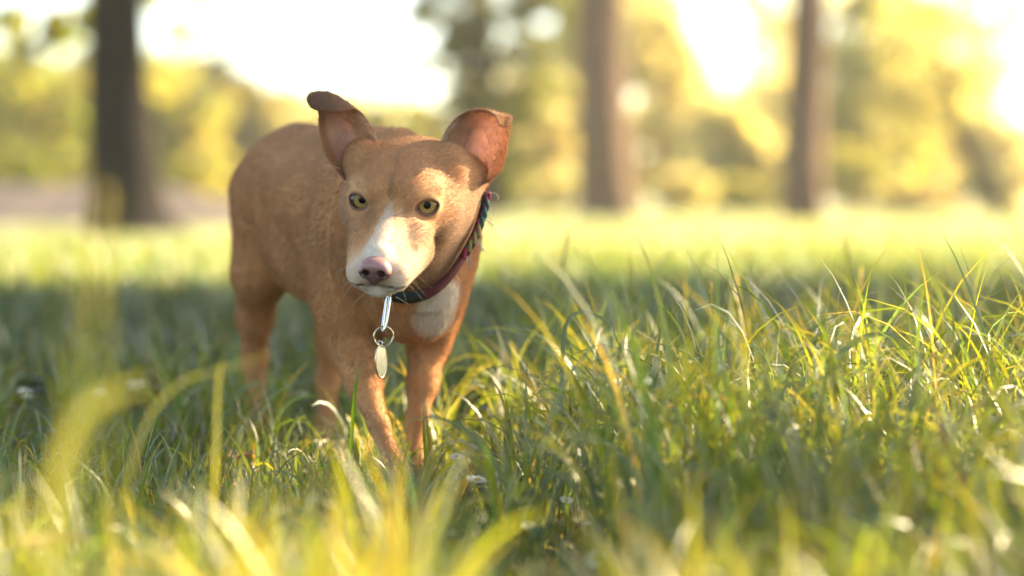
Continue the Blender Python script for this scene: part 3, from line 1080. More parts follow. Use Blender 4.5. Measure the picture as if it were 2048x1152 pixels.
def coat(P, Nrm, eid, et, es, ef):
    """the dog's own markings in its own frames: fawn coat, white blaze and muzzle, white chest, dark ear tip; crease and mouth shade painted in too"""
    n = len(P)
    q = to_head(P)
    x, y, z = q[:, 0], q[:, 1], q[:, 2]
    bu = (P - S0) @ FD; bv = (P - S0) @ LD; bw = P[:, 2]
    c = np.tile(TAN, (n, 1))
    def mix(col, f):
        c[:] = c * (1 - f[:, None]) + np.asarray(col) * f[:, None]
    nz = vnoise(P, 9, 1)
    mix(TAN_D, .35 * sstep(.45, .8, nz))
    mix(TAN_L, .07 * sstep(.5, .8, vnoise(P, 30, 2)))
    body = eid == 0
    head = body & (y > -.085) & (np.abs(x) < .09) & (z > -.1) & (z < .07)
    h = head.astype(float)
    # darker saddle and paler flank hollow
    mix(TAN_D, (~head & body) * .3 * sstep(.30, .36, bw) * (bu < -.02))
    mix(TAN_L, (~head & body) * .55 * sstep(.21, .15, bw) * sstep(-.10, -.2, bu) * sstep(-.3, -.22, bu))
    # white chest
    ch = ((bu - .08) / .06) ** 2 + ((bv - .006) / .024) ** 2 + ((bw - .180) / .032) ** 2 + 1.2 * (vnoise(P, 25, 3) - .5)
    mix(WHITE, (~head & body) * .85 * sstep(1.5, .5, ch))
    # face
    mix(TAN_L, h * .18 * sstep(-.03, .03, y))
    nf = vnoise(P, 70, 4)
    crease_shade = np.exp(-((x + .0005 + .0012 * np.sin(y * 220)) / .0020) ** 2) * sstep(-.05, -.03, y) * sstep(.022, .008, y) * (z > 0)
    mix((.14, .065, .04), h * .35 * crease_shade)  # shade of the forehead crease painted as a thin dark line
    for sg in (-1, 1):
        brow = ((x - sg * .034) / .013) ** 2 + ((z - .0175) / .0065) ** 2
        mix((.70, .44, .21), h * .4 * sstep(1.6, .4, brow) * (y > -.03))
        inner = ((x - sg * .0165) / .006) ** 2 + ((z + .004) / .012) ** 2
        mix(TAN_D, h * .5 * sstep(1.6, .3, inner) * (y > -.01))
    # muzzle: narrow white blaze, cream on its left flank, tan high on the right flank
    mr_ = sstep(.012, .040, y + .016 * (nf - .5)) * sstep(.0, .012, x + .006 * (nf - .5))
    mix(CREAM, h * .85 * mr_)
    ml_ = sstep(.054, .074, y + .012 * (nf - .5)) * (x < .004)
    mix(CREAM, h * .7 * ml_)
    bw_ = .0018 + .0066 * sstep(.012, .055, y) + .006 * sstep(.055, .072, y)
    bl = sstep(1.35, .6, np.abs(x - .0005) / bw_ + .7 * (nf - .5)) * sstep(.012, .030, y + .014 * (nf - .5)) * (z > -.05)
    mix(WHITE, h * .68 * bl)
    mix(WHITE, h * .45 * sstep(.066, .078, y))
    mix(WHITE, h * .75 * sstep(-.052, -.060, z) * sstep(.02, .05, y))
    spk = sstep(.62, .80, vnoise(P, 110, 6)) * (x > .008) * (y > .03) * (y < .085)
    mix((.50, .24, .11), h * .6 * spk)
    spot = ((x - .0275) / .0060) ** 2 + ((y - .040) / .0050) ** 2 + ((z + .030) / .0045) ** 2
    mix((.16, .08, .045), h * .85 * sstep(1.5, .5, spot))
    patch = ((x - .046) / .014) ** 2 + ((y + .012) / .018) ** 2 + ((z + .036) / .017) ** 2 + .8 * (nf - .5)
    mix(TAN_D, h * .55 * sstep(1.5, .7, patch))
    # lips and the mouth's shadow painted as one thin dark line round the muzzle
    mlh = np.array(ML[5:])
    zm = np.interp(y, mlh[::-1, 1], mlh[::-1, 2])
    mix((.10, .05, .042), h * .72 * sstep(.0026, .0010, np.abs(z - zm)) * sstep(.002, .014, y) * (y < .09) * (np.abs(x) < .05))
    # eye rims
    for i in (0, 1):
        d = LIDS[i].d(P)
        near = np.linalg.norm(P - EYE[i], axis=1) < .022
        mix((.045, .026, .022), h * near * .95 * sstep(.0030, .0014, d))
        mix((.30, .155, .10), h * near * .4 * sstep(.0052, .0026, d))
    # ears
    e = eid > 0
    edge = np.minimum(es, 1 - es)
    inn = e & (ef > 0)
    mix(TAN_D, e * .35)
    mix((.80, .52, .36), inn * .9 * sstep(.06, .2, edge) * sstep(.85, .6, et))
    mix((.85, .58, .48), inn * .85 * sstep(.2, .38, edge) * sstep(.7, .4, et))
    mix((.12, .055, .035), inn * .6 * sstep(.14, .02, et))
    tipd = (eid == 1) * sstep(.55, .82, et) * np.where(ef > 0, .55, 1)
    mix((.060, .032, .024), tipd * .9)
    mix((.17, .075, .04), (eid == 1) * .55 * sstep(.35, .6, et))
    mix((.15, .065, .035), (eid == 2) * inn * .6 * sstep(.16, .04, es))
    return np.clip(c, 0, 1)


def vnormals(V, F):
    fn = np.cross(V[F[:, 2]] - V[F[:, 0]], V[F[:, 3]] - V[F[:, 1]])
    n = np.zeros_like(V)
    for j in range(4):
        for a in range(3):
            n[:, a] += np.bincount(F[:, j], fn[:, a], len(V))
    return n / (np.linalg.norm(n, axis=1)[:, None] + 1e-12), fn


NV, FN = vnormals(Vd, Fd)
# orient: field gradient outwards
probe = sdf_points(Vd[:nH:37] + NV[:nH:37] * .002, PR)
if probe.mean() < 0:
    Fd[:nH + 0] = Fd[:nH + 0]
    NV = -NV
    Fd = Fd[:, ::-1].copy()
COLV = coat(Vd, NV, EAR_ID, EAR_T, EAR_S, EAR_F)

# skin shader
def mat_skin():
    m, nt, out = new_mat('dog_skin')
    a = N(nt, 'ShaderNodeAttribute', attribute_name='Col')
    p = N(nt, 'ShaderNodeBsdfPrincipled')
    p.inputs['Roughness'].default_value = .75
    p.inputs['Specular IOR Level'].default_value = .2
    p.inputs['Sheen Weight'].default_value = .25
    p.inputs['Sheen Tint'].default_value = (1, .8, .55, 1)
    nt.links.new(a.outputs['Color'], p.inputs['Base Color'])
    tr = N(nt, 'ShaderNodeBsdfTranslucent')
    at = N(nt, 'ShaderNodeAttribute', attribute_name='thin')
    mu = N(nt, 'ShaderNodeMix', data_type='RGBA', blend_type='MULTIPLY'); mu.inputs[0].default_value = 1
    mu.blend_type = 'MIX'; mu.inputs[0].default_value = .62; nt.links.new(a.outputs['Color'], mu.inputs[6]); mu.inputs[7].default_value = (.96, .68, .55, 1)
    nt.links.new(mu.outputs[2], tr.inputs[0])
    ms = N(nt, 'ShaderNodeMixShader')
    nt.links.new(at.outputs['Fac'], ms.inputs[0]); nt.links.new(p.outputs[0], ms.inputs[1]); nt.links.new(tr.outputs[0], ms.inputs[2])
    nt.links.new(ms.outputs[0], out.inputs[0])
    return m


def mat_fur():
    m, nt, out = new_mat('dog_fur')
    a = N(nt, 'ShaderNodeAttribute', attribute_name='Col')
    d = N(nt, 'ShaderNodeBsdfDiffuse')
    t = N(nt, 'ShaderNodeBsdfTranslucent')
    nt.links.new(a.outputs['Color'], d.inputs[0]); nt.links.new(a.outputs['Color'], t.inputs[0])
    m1 = N(nt, 'ShaderNodeMixShader'); m1.inputs[0].default_value = .35
    nt.links.new(d.outputs[0], m1.inputs[1]); nt.links.new(t.outputs[0], m1.inputs[2])
    hr = N(nt, 'ShaderNodeBsdfHair', component='Reflection')
    hr.inputs['Color'].default_value = (1, .88, .72, 1)
    hr.inputs['RoughnessU'].default_value = .35
    hr.inputs['RoughnessV'].default_value = .6
    m2 = N(nt, 'ShaderNodeMixShader'); m2.inputs[0].default_value = .10
    nt.links.new(m1.outputs[0], m2.inputs[1]); nt.links.new(hr.outputs[0], m2.inputs[2])
    nt.links.new(m2.outputs[0], out.inputs[0])
    return m


DOG_BASE = np.array([S0[0], S0[1], 0.0])
dog = mesh_obj('dog', Vd - DOG_BASE, Fd, mat_skin(), col=COLV)
dog.location = DOG_BASE
th = dog.data.attributes.new('thin', 'FLOAT', 'POINT')
th.data.foreach_set('value', np.where(EAR_ID > 0, .58, 0).astype(np.float32))
tag(dog, 'short haired fawn dog with white blaze and pricked ears walking towards the camera', 'dog')


def hair_obj(name, pts, rad, col, mat, parent):
    """pts (n,k,3) world"""
    n, kk, _ = pts.shape
    cu = bpy.data.hair_curves.new(name)
    cu.add_curves([kk] * n)
    cu.position_data.foreach_set('vector', np.ascontiguousarray((pts - DOG_BASE).reshape(-1), dtype=np.float32))
    ra = cu.attributes.get('radius') or cu.attributes.new('radius', 'FLOAT', 'POINT')
    ra.data.foreach_set('value', np.ascontiguousarray(rad.reshape(-1), dtype=np.float32))
    a = cu.attributes.new('Col', 'FLOAT_COLOR', 'CURVE')
    c4 = np.ones((n, 4), np.float32); c4[:, :3] = col
    a.data.foreach_set('color', c4.reshape(-1))
    cu.materials.append(mat)
    o = bpy.data.objects.new(name, cu)
    C.objects.link(o)
    o.parent = parent
    return o


NOSE_C = np.array([0, .0870, -.0380])


def build_fur(n):
    r = np.random.default_rng(3)
    fn_a = np.linalg.norm(FN, axis=1) * .5
    fc = Vd[Fd].mean(1)
    fq = to_head(fc)
    feid = EAR_ID[Fd[:, 0]]
    headf = (feid > 0) | ((fq[:, 1] > -.09) & (np.abs(fq[:, 0]) < .09) & (np.abs(fq[:, 2]) < .1))
    wgt = fn_a * np.where(headf, 3.2, 1.0)
    wgt = wgt * np.where(feid > 0, np.where(EAR_F[Fd[:, 0]] > 0, .25, .5), 1)
    f = r.choice(len(Fd), n, p=wgt / wgt.sum())
    a, b_ = r.random(n), r.random(n)
    w4 = np.stack([(1 - a) * (1 - b_), a * (1 - b_), a * b_, (1 - a) * b_], -1)
    q4 = Fd[f]
    P = (Vd[q4] * w4[..., None]).sum(1)
    Nn = (NV[q4] * w4[..., None]).sum(1); Nn /= np.linalg.norm(Nn, axis=1)[:, None] + 1e-12
    eid = EAR_ID[q4[:, 0]]; et = (EAR_T[q4] * w4).sum(1); es = (EAR_S[q4] * w4).sum(1); ef = EAR_F[q4[:, 0]]
    q = to_head(P)
    # keep nose leather and lid openings bare
    keep = ~((np.abs(q[:, 0]) < .0165) & (np.linalg.norm((q - NOSE_C) / np.array([.0165, .014, .0145]), axis=1) < 1.0))
    for i in (0, 1):
        keep &= ~((np.linalg.norm(P - EYE[i], axis=1) < .02) & (LIDS[i].d(P) < .0018))
    P, Nn, eid, et, es, ef, q = P[keep], Nn[keep], eid[keep], et[keep], es[keep], ef[keep], q[keep]
    n = len(P)
    bu = (P - S0) @ FD
    hd = sstep(-.12, -.07, q[:, 1]) * (np.abs(q[:, 0]) < .1) * (np.abs(q[:, 2]) < .1)
    # lie of the coat
    flow = -FD * .9 + np.array([0, 0, -.55])
    flow = np.tile(flow, (n, 1))
    flow[:, 2] -= 1.6 * sstep(.20, .12, P[:, 2])
    back = HR @ np.array([0, -1, 0.15])
    face = np.tile(back, (n, 1)) + (HR @ np.array([1, 0, 0]))[None] * (np.sign(q[:, 0]) * np.clip(np.abs(q[:, 0]) / .03, 0, 1) * .55)[:, None]
    flow = flow * (1 - hd[:, None]) + face * hd[:, None]
    chest = (bu > .03) & (hd < .3)
    flow[chest] = np.array([0, -.1, -1.0])
    ear = eid > 0
    flow[ear] = np.where(eid[ear] == 1, -1, 1)[:, None] * np.array([.5, 0, 0]) + np.array([0, .0, 1.0])
    tg = flow - Nn * (flow * Nn).sum(1)[:, None]
    tg /= np.linalg.norm(tg, axis=1)[:, None] + 1e-9
    tg += r.normal(size=(n, 3)) * .22 + .25 * np.stack([vnoise(P, 14, 11 + j) - .5 for j in range(3)], -1)
    L = np.where(hd > .5, .0044, .0070) * r.uniform(.6, 1.25, n)
    mz = sstep(.02, .06, q[:, 1]) * (hd > .5)
    L *= 1 - .5 * mz
    L = np.where(ear, np.where(ef > 0, .005, .0045) * r.uniform(.5, 1.2, n), L)
    for i in (0, 1):
        de = np.linalg.norm(P - EYE[i], axis=1)
        L = np.where(de < .026, L * np.clip((LIDS[i].d(P) - .0010) / .0085, .22, 1), L)
    tuft = ear & (ef > 0) & (et < .45) & (((eid == 1) & (es > .68)) | ((eid == 2) & (es < .34)))
    L = np.where(tuft, L * 2.6, L)
    Pf = P - (.72 * ((P * tg).sum(1) / (tg * tg).sum(1)))[:, None] * tg
    cl = vnoise(P, 95, 41) * .5 + vnoise(P, 210, 42) * .5
    legs = sstep(.16, .10, P[:, 2]) * (hd < .3)
    L = L * (1 - .4 * legs)
    lift = np.where(hd > .5, .26, .19) + r.uniform(-.1, .14, n) + np.where(legs > .3, .08, .2) * (cl - .5)
    d0 = tg + Nn * (lift * 1.4)[:, None]; d0 /= np.linalg.norm(d0, axis=1)[:, None]
    d1 = tg + Nn * (lift * .45)[:, None]; d1 /= np.linalg.norm(d1, axis=1)[:, None]
    p0 = P - Nn * .0004
    p1_ = p0 + d0 * (L * .4)[:, None]
    p2_ = p1_ + d1 * (L * .6)[:, None]
    pts = np.stack([p0, p1_, p2_], 1)
    rad = np.stack([np.full(n, .00016), np.full(n, .00014), np.full(n, .00003)], 1) * np.where(hd > .5, .85, 1.15)[:, None]
    col = coat(P, Nn, eid, et, es, ef)
    col = col * r.uniform(.62, 1.34, (n, 1)) * (1 + (cl[:, None] - .5) * np.where(legs > .3, .12, .28)[:, None])
    col[tuft] = np.array([.62, .45, .30]) * r.uniform(.7, 1.2, (tuft.sum(), 1))
    o = hair_obj('fur', pts, rad, np.clip(col, 0, .92), mat_fur(), dog)
    tag(o, kind='stuff')


build_fur(330000)


# eyes
def sphere_vf(c, r, ax, nu=40, nv=24):
    V, F = [], []
    for j in range(nv + 1):
        p = math.pi * j / nv
        for i in range(nu):
            a = 2 * math.pi * i / nu
            V.append(c + r * (math.sin(p) * (math.cos(a) * ax[0] + math.sin(a) * ax[1]) + math.cos(p) * ax[2]))
    for j in range(nv):
        for i in range(nu):
            a, b_ = j * nu + i, j * nu + (i + 1) % nu
            F.append((a, a + nu, b_ + nu, b_))
    return V, F


def disc_vf(c, r0, r1, ax, rise0, rise1, n=48, rings=6):
    V, F = [], []
    for j in range(rings + 1):
        f = j / rings
        r = r0 + (r1 - r0) * f
        for i in range(n):
            a = 2 * math.pi * i / n
            V.append(c + r * (math.cos(a) * ax[0] + math.sin(a) * ax[1]) + ax[2] * (rise0 + (rise1 - rise0) * f))
    for j in range(rings):
        for i in range(n):
            a, b_ = j * n + i, j * n + (i + 1) % n
            F.append((a, b_, b_ + n, a + n))
    return V, F


M_SCL = mat_plain('eye_white', (.05, .03, .022), .5, spec=0)
M_PUP = mat_plain('pupil_black', (.003, .003, .004), .9, spec=0)
M_NICT = mat_plain('eye_corner', (.10, .05, .045), .35)


def mat_iris():
    m, nt, out = new_mat('iris_gold')
    p = N(nt, 'ShaderNodeBsdfPrincipled'); p.inputs['Roughness'].default_value = .8; p.inputs['Specular IOR Level'].default_value = 0
    a = N(nt, 'ShaderNodeAttribute', attribute_name='Col')
    nt.links.new(a.outputs['Color'], p.inputs['Base Color']); nt.links.new(p.outputs[0], out.inputs[0])
    return m


def mat_cornea():
    m, nt, out = new_mat('cornea_clear')
    tr = N(nt, 'ShaderNodeBsdfTransparent'); g = N(nt, 'ShaderNodeBsdfGlossy'); g.inputs['Roughness'].default_value = .02
    f = N(nt, 'ShaderNodeLayerWeight'); f.inputs['Blend'].default_value = .25
    ml = N(nt, 'ShaderNodeMath', operation='MULTIPLY_ADD'); ml.inputs[1].default_value = .06; ml.inputs[2].default_value = .012
    nt.links.new(f.outputs['Fresnel'], ml.inputs[0])
    ms = N(nt, 'ShaderNodeMixShader'); nt.links.new(ml.outputs[0], ms.inputs[0])
    nt.links.new(tr.outputs[0], ms.inputs[1]); nt.links.new(g.outputs[0], ms.inputs[2]); nt.links.new(ms.outputs[0], out.inputs[0])
    return m


M_IRIS, M_CORN = mat_iris(), mat_cornea()
for i in (0, 1):
    c = EYE[i]
    g = CAMP + np.array([.05, 0, -.22]) - c; g /= np.linalg.norm(g)
    x = np.cross(g, ZD); x /= np.linalg.norm(x); u = np.cross(x, g)
    ax = (x, u, g)
    V, F = sphere_vf(c, EYE_R * .985, ax)
    # flatten the front so the iris sits under the cornea
    V = np.array(V); z = (V - c) @ g
    V = V - g[None] * np.clip(z - .0070, 0, None)[:, None]
    eye = mesh_obj('eye', V - DOG_BASE, F, M_SCL, dog)
    V, F = disc_vf(c, .0023, .0082, ax, .0076, .0071)
    V = np.array(V)
    rr_ = np.linalg.norm((V - c) - ((V - c) @ g)[:, None] * g, axis=1)
    an = np.arctan2((V - c) @ u, (V - c) @ x)
    f = (rr_ - .0023) / .0059
    col = np.array([.34, .225, .07])[None] * (.72 + .5 * f[:, None] * (1 - f[:, None]) * 2) * (1 + .12 * np.sin(23 * an + 2 * np.sin(5 * an)))[:, None]
    col *= (1 - .9 * sstep(.80, .98, f))[:, None]
    col *= (.45 + .55 * sstep(0, .18, f))[:, None]
    mesh_obj('iris', V - DOG_BASE, F, M_IRIS, eye, col=col)
    V, F = disc_vf(c, .0, .0034, ax, .0078, .00775, rings=2)
    mesh_obj('pupil', np.array(V) - DOG_BASE, F, M_PUP, eye)
    V, F = sphere_vf(c, EYE_R, ax)
    mesh_obj('cornea', np.array(V) - DOG_BASE, F, M_CORN, eye)

# nose leather
NP = [ell_h((0, .0860, -.0365), (.0146, .0112, .0105), .004),
      ell_h((-.0086, .0895, -.0395), (.0068, .0082, .0068), .004), ell_h((.0086, .0895, -.0395), (.0068, .0082, .0068), .004),
      ell_h((0, .0915, -.0325), (.0110, .0070, .0048), .005),
      ell_h((0, .0895, -.0460), (.0062, .0070, .0065), .004)]
for sg in (-1, 1):
    NP += [cone_h((sg * .0066, .1005, -.0395), (sg * .0078, .0890, -.0385), .0036, .0030, .002, True),
           cone_h((sg * .0074, .0995, -.0408), (sg * .0150, .0935, -.0425), .0024, .0012, .002, True)]
NP += [cone_h((0, .1005, -.0385), (0, .0975, -.0530), .0012, .0012, .0015, True)]
nc = Hp(*NOSE_C)
Dn, axn = field(NP, nc - .026, nc + .026, .0007)
Vn, Fn = surface_nets(Dn, axn, .0007)
if not (probe.mean() < 0): pass
else: Fn = Fn[:, ::-1]
qn = to_head(Vn)
cn = np.tile(np.array([.29, .150, .140]), (len(Vn), 1))
f = sstep(-.032, -.045, qn[:, 2])[:, None]
cn = cn * (1 - f) + np.array([.10, .046, .042]) * f  # shading painted in: the leather darkens towards its underside
for sg in (-1, 1):
    dn = np.linalg.norm((qn - np.array([sg * .0074, .0985, -.0398])) * np.array([1, .6, 1]), axis=1)
    cn *= (1 - .85 * sstep(.0052, .0030, dn))[:, None]
m_nose = mat_plain('nose_leather', (.3, .15, .15), .40, noise=.12, scale=1400, bump=.12, attr=True)
mesh_obj('nose', Vn - DOG_BASE, Fn, m_nose, dog, col=cn)

# whiskers
def build_whiskers():
    r = np.random.default_rng(8)
    pts, rad = [], []
    spec = [(sg, y0, z0) for sg in (-1, 1) for y0 in (.042, .055, .066, .076) for z0 in (-.042, -.050)]
    spec += [(sg, .066, -.071) for sg in (-.7, -.3, .2, .6, .9)] + [(-1.7, -.02, .022), (-1.5, .0, .02)]
    for sg, y0, z0 in spec:
        rx = .019 * sg * (1 + .25 * (.07 - y0) / .03)
        p = np.array([rx + r.normal() * .001, y0 + r.normal() * .002, z0 + r.normal() * .0015])
        L = r.uniform(.010, .038)
        d = np.array([sg * r.uniform(.3, .8), r.uniform(-.2, .5), r.uniform(-.9, -.15) if z0 < 0 else r.uniform(.2, .6)])
        d /= np.linalg.norm(d)
        k = 7
        cur = [p]
        for j in range(1, k):
            d = d + np.array([0, -.05, -.07 if z0 < 0 else -.05]); d /= np.linalg.norm(d)
            cur.append(cur[-1] + d * L / (k - 1))
        pts.append([Hp(*c) for c in cur])
        rad.append(np.linspace(.00012, .00003, k))
    m = mat_plain('whisker_hair', (.8, .68, .5), .4)
    o = hair_obj('whiskers', np.array(pts), np.array(rad), np.tile([.8, .68, .5], (len(pts), 1)), m, dog)
    tag(o, kind='stuff')


build_whiskers()

# ------------------------------------------------------------------ collar with clip, ring and tag
COL_C = Hp(.012, -.098, -.028)
cn_ = HR @ np.array([-.02, .93, .37]); cn_ /= np.linalg.norm(cn_)
cx_ = HR @ np.array([1, 0, 0]); cx_ -= cn_ * (cx_ @ cn_); cx_ /= np.linalg.norm(cx_)
cz_ = np.cross(cx_, cn_); cz_ = cz_ if cz_[2] > 0 else -cz_


def collar_ring(off, shift=0.0, n=96, sag=.0):
    out = []
    for k in range(n):
        a = 2 * math.pi * k / n
        d = math.cos(a) * cx_ + math.sin(a) * cz_
        rs = np.linspace(.03, .13, 120)
        P = COL_C + cn_ * shift + rs[:, None] * d
        s = sdf_points(P, PR)
        j = np.argmax(s > 0) if (s > 0).any() else len(rs) - 1
        out.append((d, rs[j]))
    R = np.array([o[1] for o in out])
    for _ in range(4): R = (np.roll(R, 1) + R * 2 + np.roll(R, -1)) / 4
    a = 2 * math.pi * np.arange(n) / n
    R = R + off * (1 - 1.6 * np.clip(np.sin(a), 0, 1)) + sag * np.clip(-np.sin(a), 0, 1) ** 2
    return np.array([COL_C + cn_ * shift + r_ * o[0] for o, r_ in zip(out, R)])


collar = empty('dog_collar', COL_C)
ring0 = collar_ring(.003, 0, sag=.006)


def strap(ring, width, thick, n):
    V, F = [], []
    prof = [(-1, -1), (-.9, 1), (0, 1.15), (.9, 1), (1, -1)]
    m = len(prof)
    cen = ring.mean(0)
    e = .004
    g = np.stack([sdf_points(ring + e * np.eye(3)[i], PR) - sdf_points(ring - e * np.eye(3)[i], PR) for i in range(3)], -1)
    for _ in range(5): g = (np.roll(g, 1, 0) + 2 * g + np.roll(g, -1, 0)) / 4
    tg = np.roll(ring, -1, 0) - np.roll(ring, 1, 0)
    for p, d, t in zip(ring, g, tg):
        t = t / np.linalg.norm(t)
        d = d - t * (d @ t); d /= np.linalg.norm(d)
        wd = np.cross(t, d); wd = wd if wd @ cn_ > 0 else -wd
        wk = width * (.48 - .3 * np.clip(((p - COL_C) @ cz_) / .05, 0, 1) + .52 * np.clip(-((p - COL_C) @ cz_) / .06, 0, 1))
        for a, b_ in prof:
            V.append(p + wd * a * wk / 2 + d * b_ * thick / 2)
    n = len(ring)
    for i in range(n):
        for j in range(m):
            F.append((i * m + j, i * m + (j + 1) % m, ((i + 1) % n) * m + (j + 1) % m, ((i + 1) % n) * m + j))
    return np.array(V), F


Vs, Fs_ = strap(ring0, .0150, .003, 96)


def mat_strap():
    m, nt, out = new_mat('collar_webbing')
    p = N(nt, 'ShaderNodeBsdfPrincipled'); p.inputs['Roughness'].default_value = .8
    a = N(nt, 'ShaderNodeAttribute', attribute_name='Col')
    tc = N(nt, 'ShaderNodeTexCoord'); w = N(nt, 'ShaderNodeTexWave'); w.inputs['Scale'].default_value = 420; w.inputs['Distortion'].default_value = 2
    nt.links.new(tc.outputs['Object'], w.inputs[0])
    b_ = N(nt, 'ShaderNodeBump'); b_.inputs['Strength'].default_value = .5; b_.inputs['Distance'].default_value = .001
    nt.links.new(w.outputs[0], b_.inputs['Height']); nt.links.new(b_.outputs[0], p.inputs['Normal'])
    nt.links.new(a.outputs['Color'], p.inputs['Base Color']); nt.links.new(p.outputs[0], out.inputs[0])
    return m


m = 5
cs_ = np.zeros((len(Vs), 3))
for i in range(96):
    a = math.degrees(2 * math.pi * i / 96)
    base = np.array([.11, .013, .022])
    if 235 < a < 275: base = np.array([.010, .022, .026])
    for j in range(m):
        cs_[i * m + j] = base * (.45 if j in (0, 1, 4) else 1.0)
mesh_obj('strap', Vs - COL_C, Fs_, mat_strap(), collar, col=cs_)
# frayed braided cord over the strap, twisted from coloured strands
strand_cols = [(.30, .03, .06), (.03, .12, .10), (.07, .03, .05), (.26, .22, .06), (.30, .05, .10)]
ringb = collar_ring(.0068, .004, sag=.0035)
nb = len(ringb)
cen = ringb.mean(0)
for sidx in range(3):
    L, rd = [], []
    for i in range(-13, 4):
        p = ringb[i % nb]
        d = p - cen; d -= cn_ * (d @ cn_); d /= np.linalg.norm(d)
        ph = i * .9 + sidx * 2.094
        L.append(p + d * .0022 * math.cos(ph) + cn_ * .0030 * math.sin(ph)); rd.append(.0019)
    Lc = catmull(L, 110)
    V, F = tube(Lc, np.interp(np.linspace(0, 1, 110), np.linspace(0, 1, len(rd)), rd), 8)
    cc = np.zeros((len(V), 3))
    for i in range(110):
        cc[i * 8:(i + 1) * 8] = strand_cols[(sidx + i // 14) % 5]
    mesh_obj('braid', np.array(V) - COL_C, F, mat_plain('cord_' + str(sidx), (.3, .05, .08), .85, attr=True), collar, col=cc)
# loose fray threads
fr = []
r = random.Random(4)
for t in range(16):
    p = ringb[r.randint(-13, 3) % nb]
    d = p - cen; d /= np.linalg.norm(d)
    q = [p + d * .002]
    v = d + np.array([r.uniform(-.5, .5), r.uniform(-.6, .1), r.uniform(-.7, .3)])
    for j in range(4):
        v = v + np.array([r.uniform(-.5, .5), r.uniform(-.4, .4), -.25]); q.append(q[-1] + .0032 * v / np.linalg.norm(v))
    fr.append(tube(catmull(q, 9), np.full(9, .00028), 5))
V, F = join_vf(fr)
tag(mesh_obj('loose_threads', np.array(V) - COL_C, F, mat_plain('thread_grey', (.45, .42, .36), .9), collar), kind='stuff')

M_MET = mat_plain('brass_worn', (.52, .44, .28), .28, 1.0, noise=.15, scale=300)
M_STEEL = mat_plain('steel_worn', (.62, .61, .60), .25, 1.0, noise=.12, scale=300)


def loop_tube(pts, rad, n=8):
    pts = np.asarray(pts)
    P = np.vstack([pts, pts[:1], pts[1:2]])
    V, F = tube(P[:-1], np.full(len(P) - 1, rad), n, cap=False)
    return V, F


# oval link from the collar down to the ring
YT = 2.212
def plane_pt(px, py, dy=0): return W(px, py, YT + dy)
lt, lb = plane_pt(777, 594, .006), plane_pt(767, 662, -.001)
axl = (lt - lb); Ll = np.linalg.norm(axl) / 2; axl /= 2 * Ll
sdv = np.array([.55, -.83, 0.0]); sdv -= axl * (sdv @ axl); sdv /= np.linalg.norm(sdv)
pts = [(lt + lb) / 2 + axl * Ll * math.copysign(abs(math.sin(a)) ** .7, math.sin(a)) + sdv * .0032 * math.copysign(abs(math.cos(a)) ** .7, math.cos(a)) for a in np.linspace(0, 2 * math.pi, 40, endpoint=False)]
V, F = loop_tube(pts, .0012)
mesh_obj('oval_link', np.array(V) - COL_C, F, M_STEEL, collar)
# split ring, two turns
rc = plane_pt(767, 673)
xr = np.array([.94, .34, 0]); zr = np.array([.05, -.1, 1.0]); zr /= np.linalg.norm(zr)
nr_ = np.cross(xr, zr)
pts = [rc + .0092 * (math.cos(a) * xr + math.sin(a) * zr) + nr_ * .0011 * (a / 12.566 - .5) for a in np.linspace(0, 4 * math.pi, 97)]
V, F = tube(pts, np.full(97, .00085), 8)
mesh_obj('split_ring', np.array(V) - COL_C, F, M_MET, collar)
# name tag: thin oval disc hanging almost edge on, with a rim
tc_ = plane_pt(762, 723)
xt = np.array([.52, .85, 0.0]); xt /= np.linalg.norm(xt); zt_ = np.array([-.02, 0, 1.0]); nt_ = np.cross(xt, zt_)
if nt_[1] > 0: nt_ = -nt_


def oval(c, a, b_, y0, y1, n=40):
    V, F = [], []
    for y in (y0, y1):
        for i in range(n):
            t = 2 * math.pi * i / n
            V.append(c + xt * a * math.cos(t) + zt_ * b_ * math.sin(t) + nt_ * y)
    for i in range(n): F.append((i, (i + 1) % n, n + (i + 1) % n, n + i))
    F.append(tuple(range(n - 1, -1, -1))); F.append(tuple(range(n, 2 * n)))
    return V, F


V, F = oval(tc_, .0086, .0150, -.0006, .0006)
tg_ = mesh_obj('tag', np.array(V) - COL_C, F, M_STEEL, collar, smooth=False)
tagrim = [tc_ + xt * .0086 * math.cos(t) + zt_ * .0150 * math.sin(t) for t in np.linspace(0, 2 * math.pi, 48, endpoint=False)]
V, F = loop_tube(tagrim, .0009)
mesh_obj('rim', np.array(V) - COL_C, F, M_MET, tg_)
ey = [tc_ + zt_ * .0168 + .0022 * (math.cos(t) * nt_ + math.sin(t) * zt_) for t in np.linspace(0, 2 * math.pi, 20, endpoint=False)]
V, F = loop_tube(ey, .0006)
mesh_obj('eyelet', np.array(V) - COL_C, F, M_STEEL, tg_)
tag(collar, 'worn maroon collar with frayed braid, brass ring and oval tag on the dog', 'collar')
# ------------------------------------------------------------------ daisies
M_PETAL = mat_leaf('daisy_petal', .4, (1, 1, .92), .02)
M_DISC = mat_plain('daisy_disc', (.62, .40, .03), .8, noise=.3, scale=1500, bump=.6)
M_STEM = mat_plain('daisy_stem', (.09, .13, .035), .6, noise=.2, scale=200)


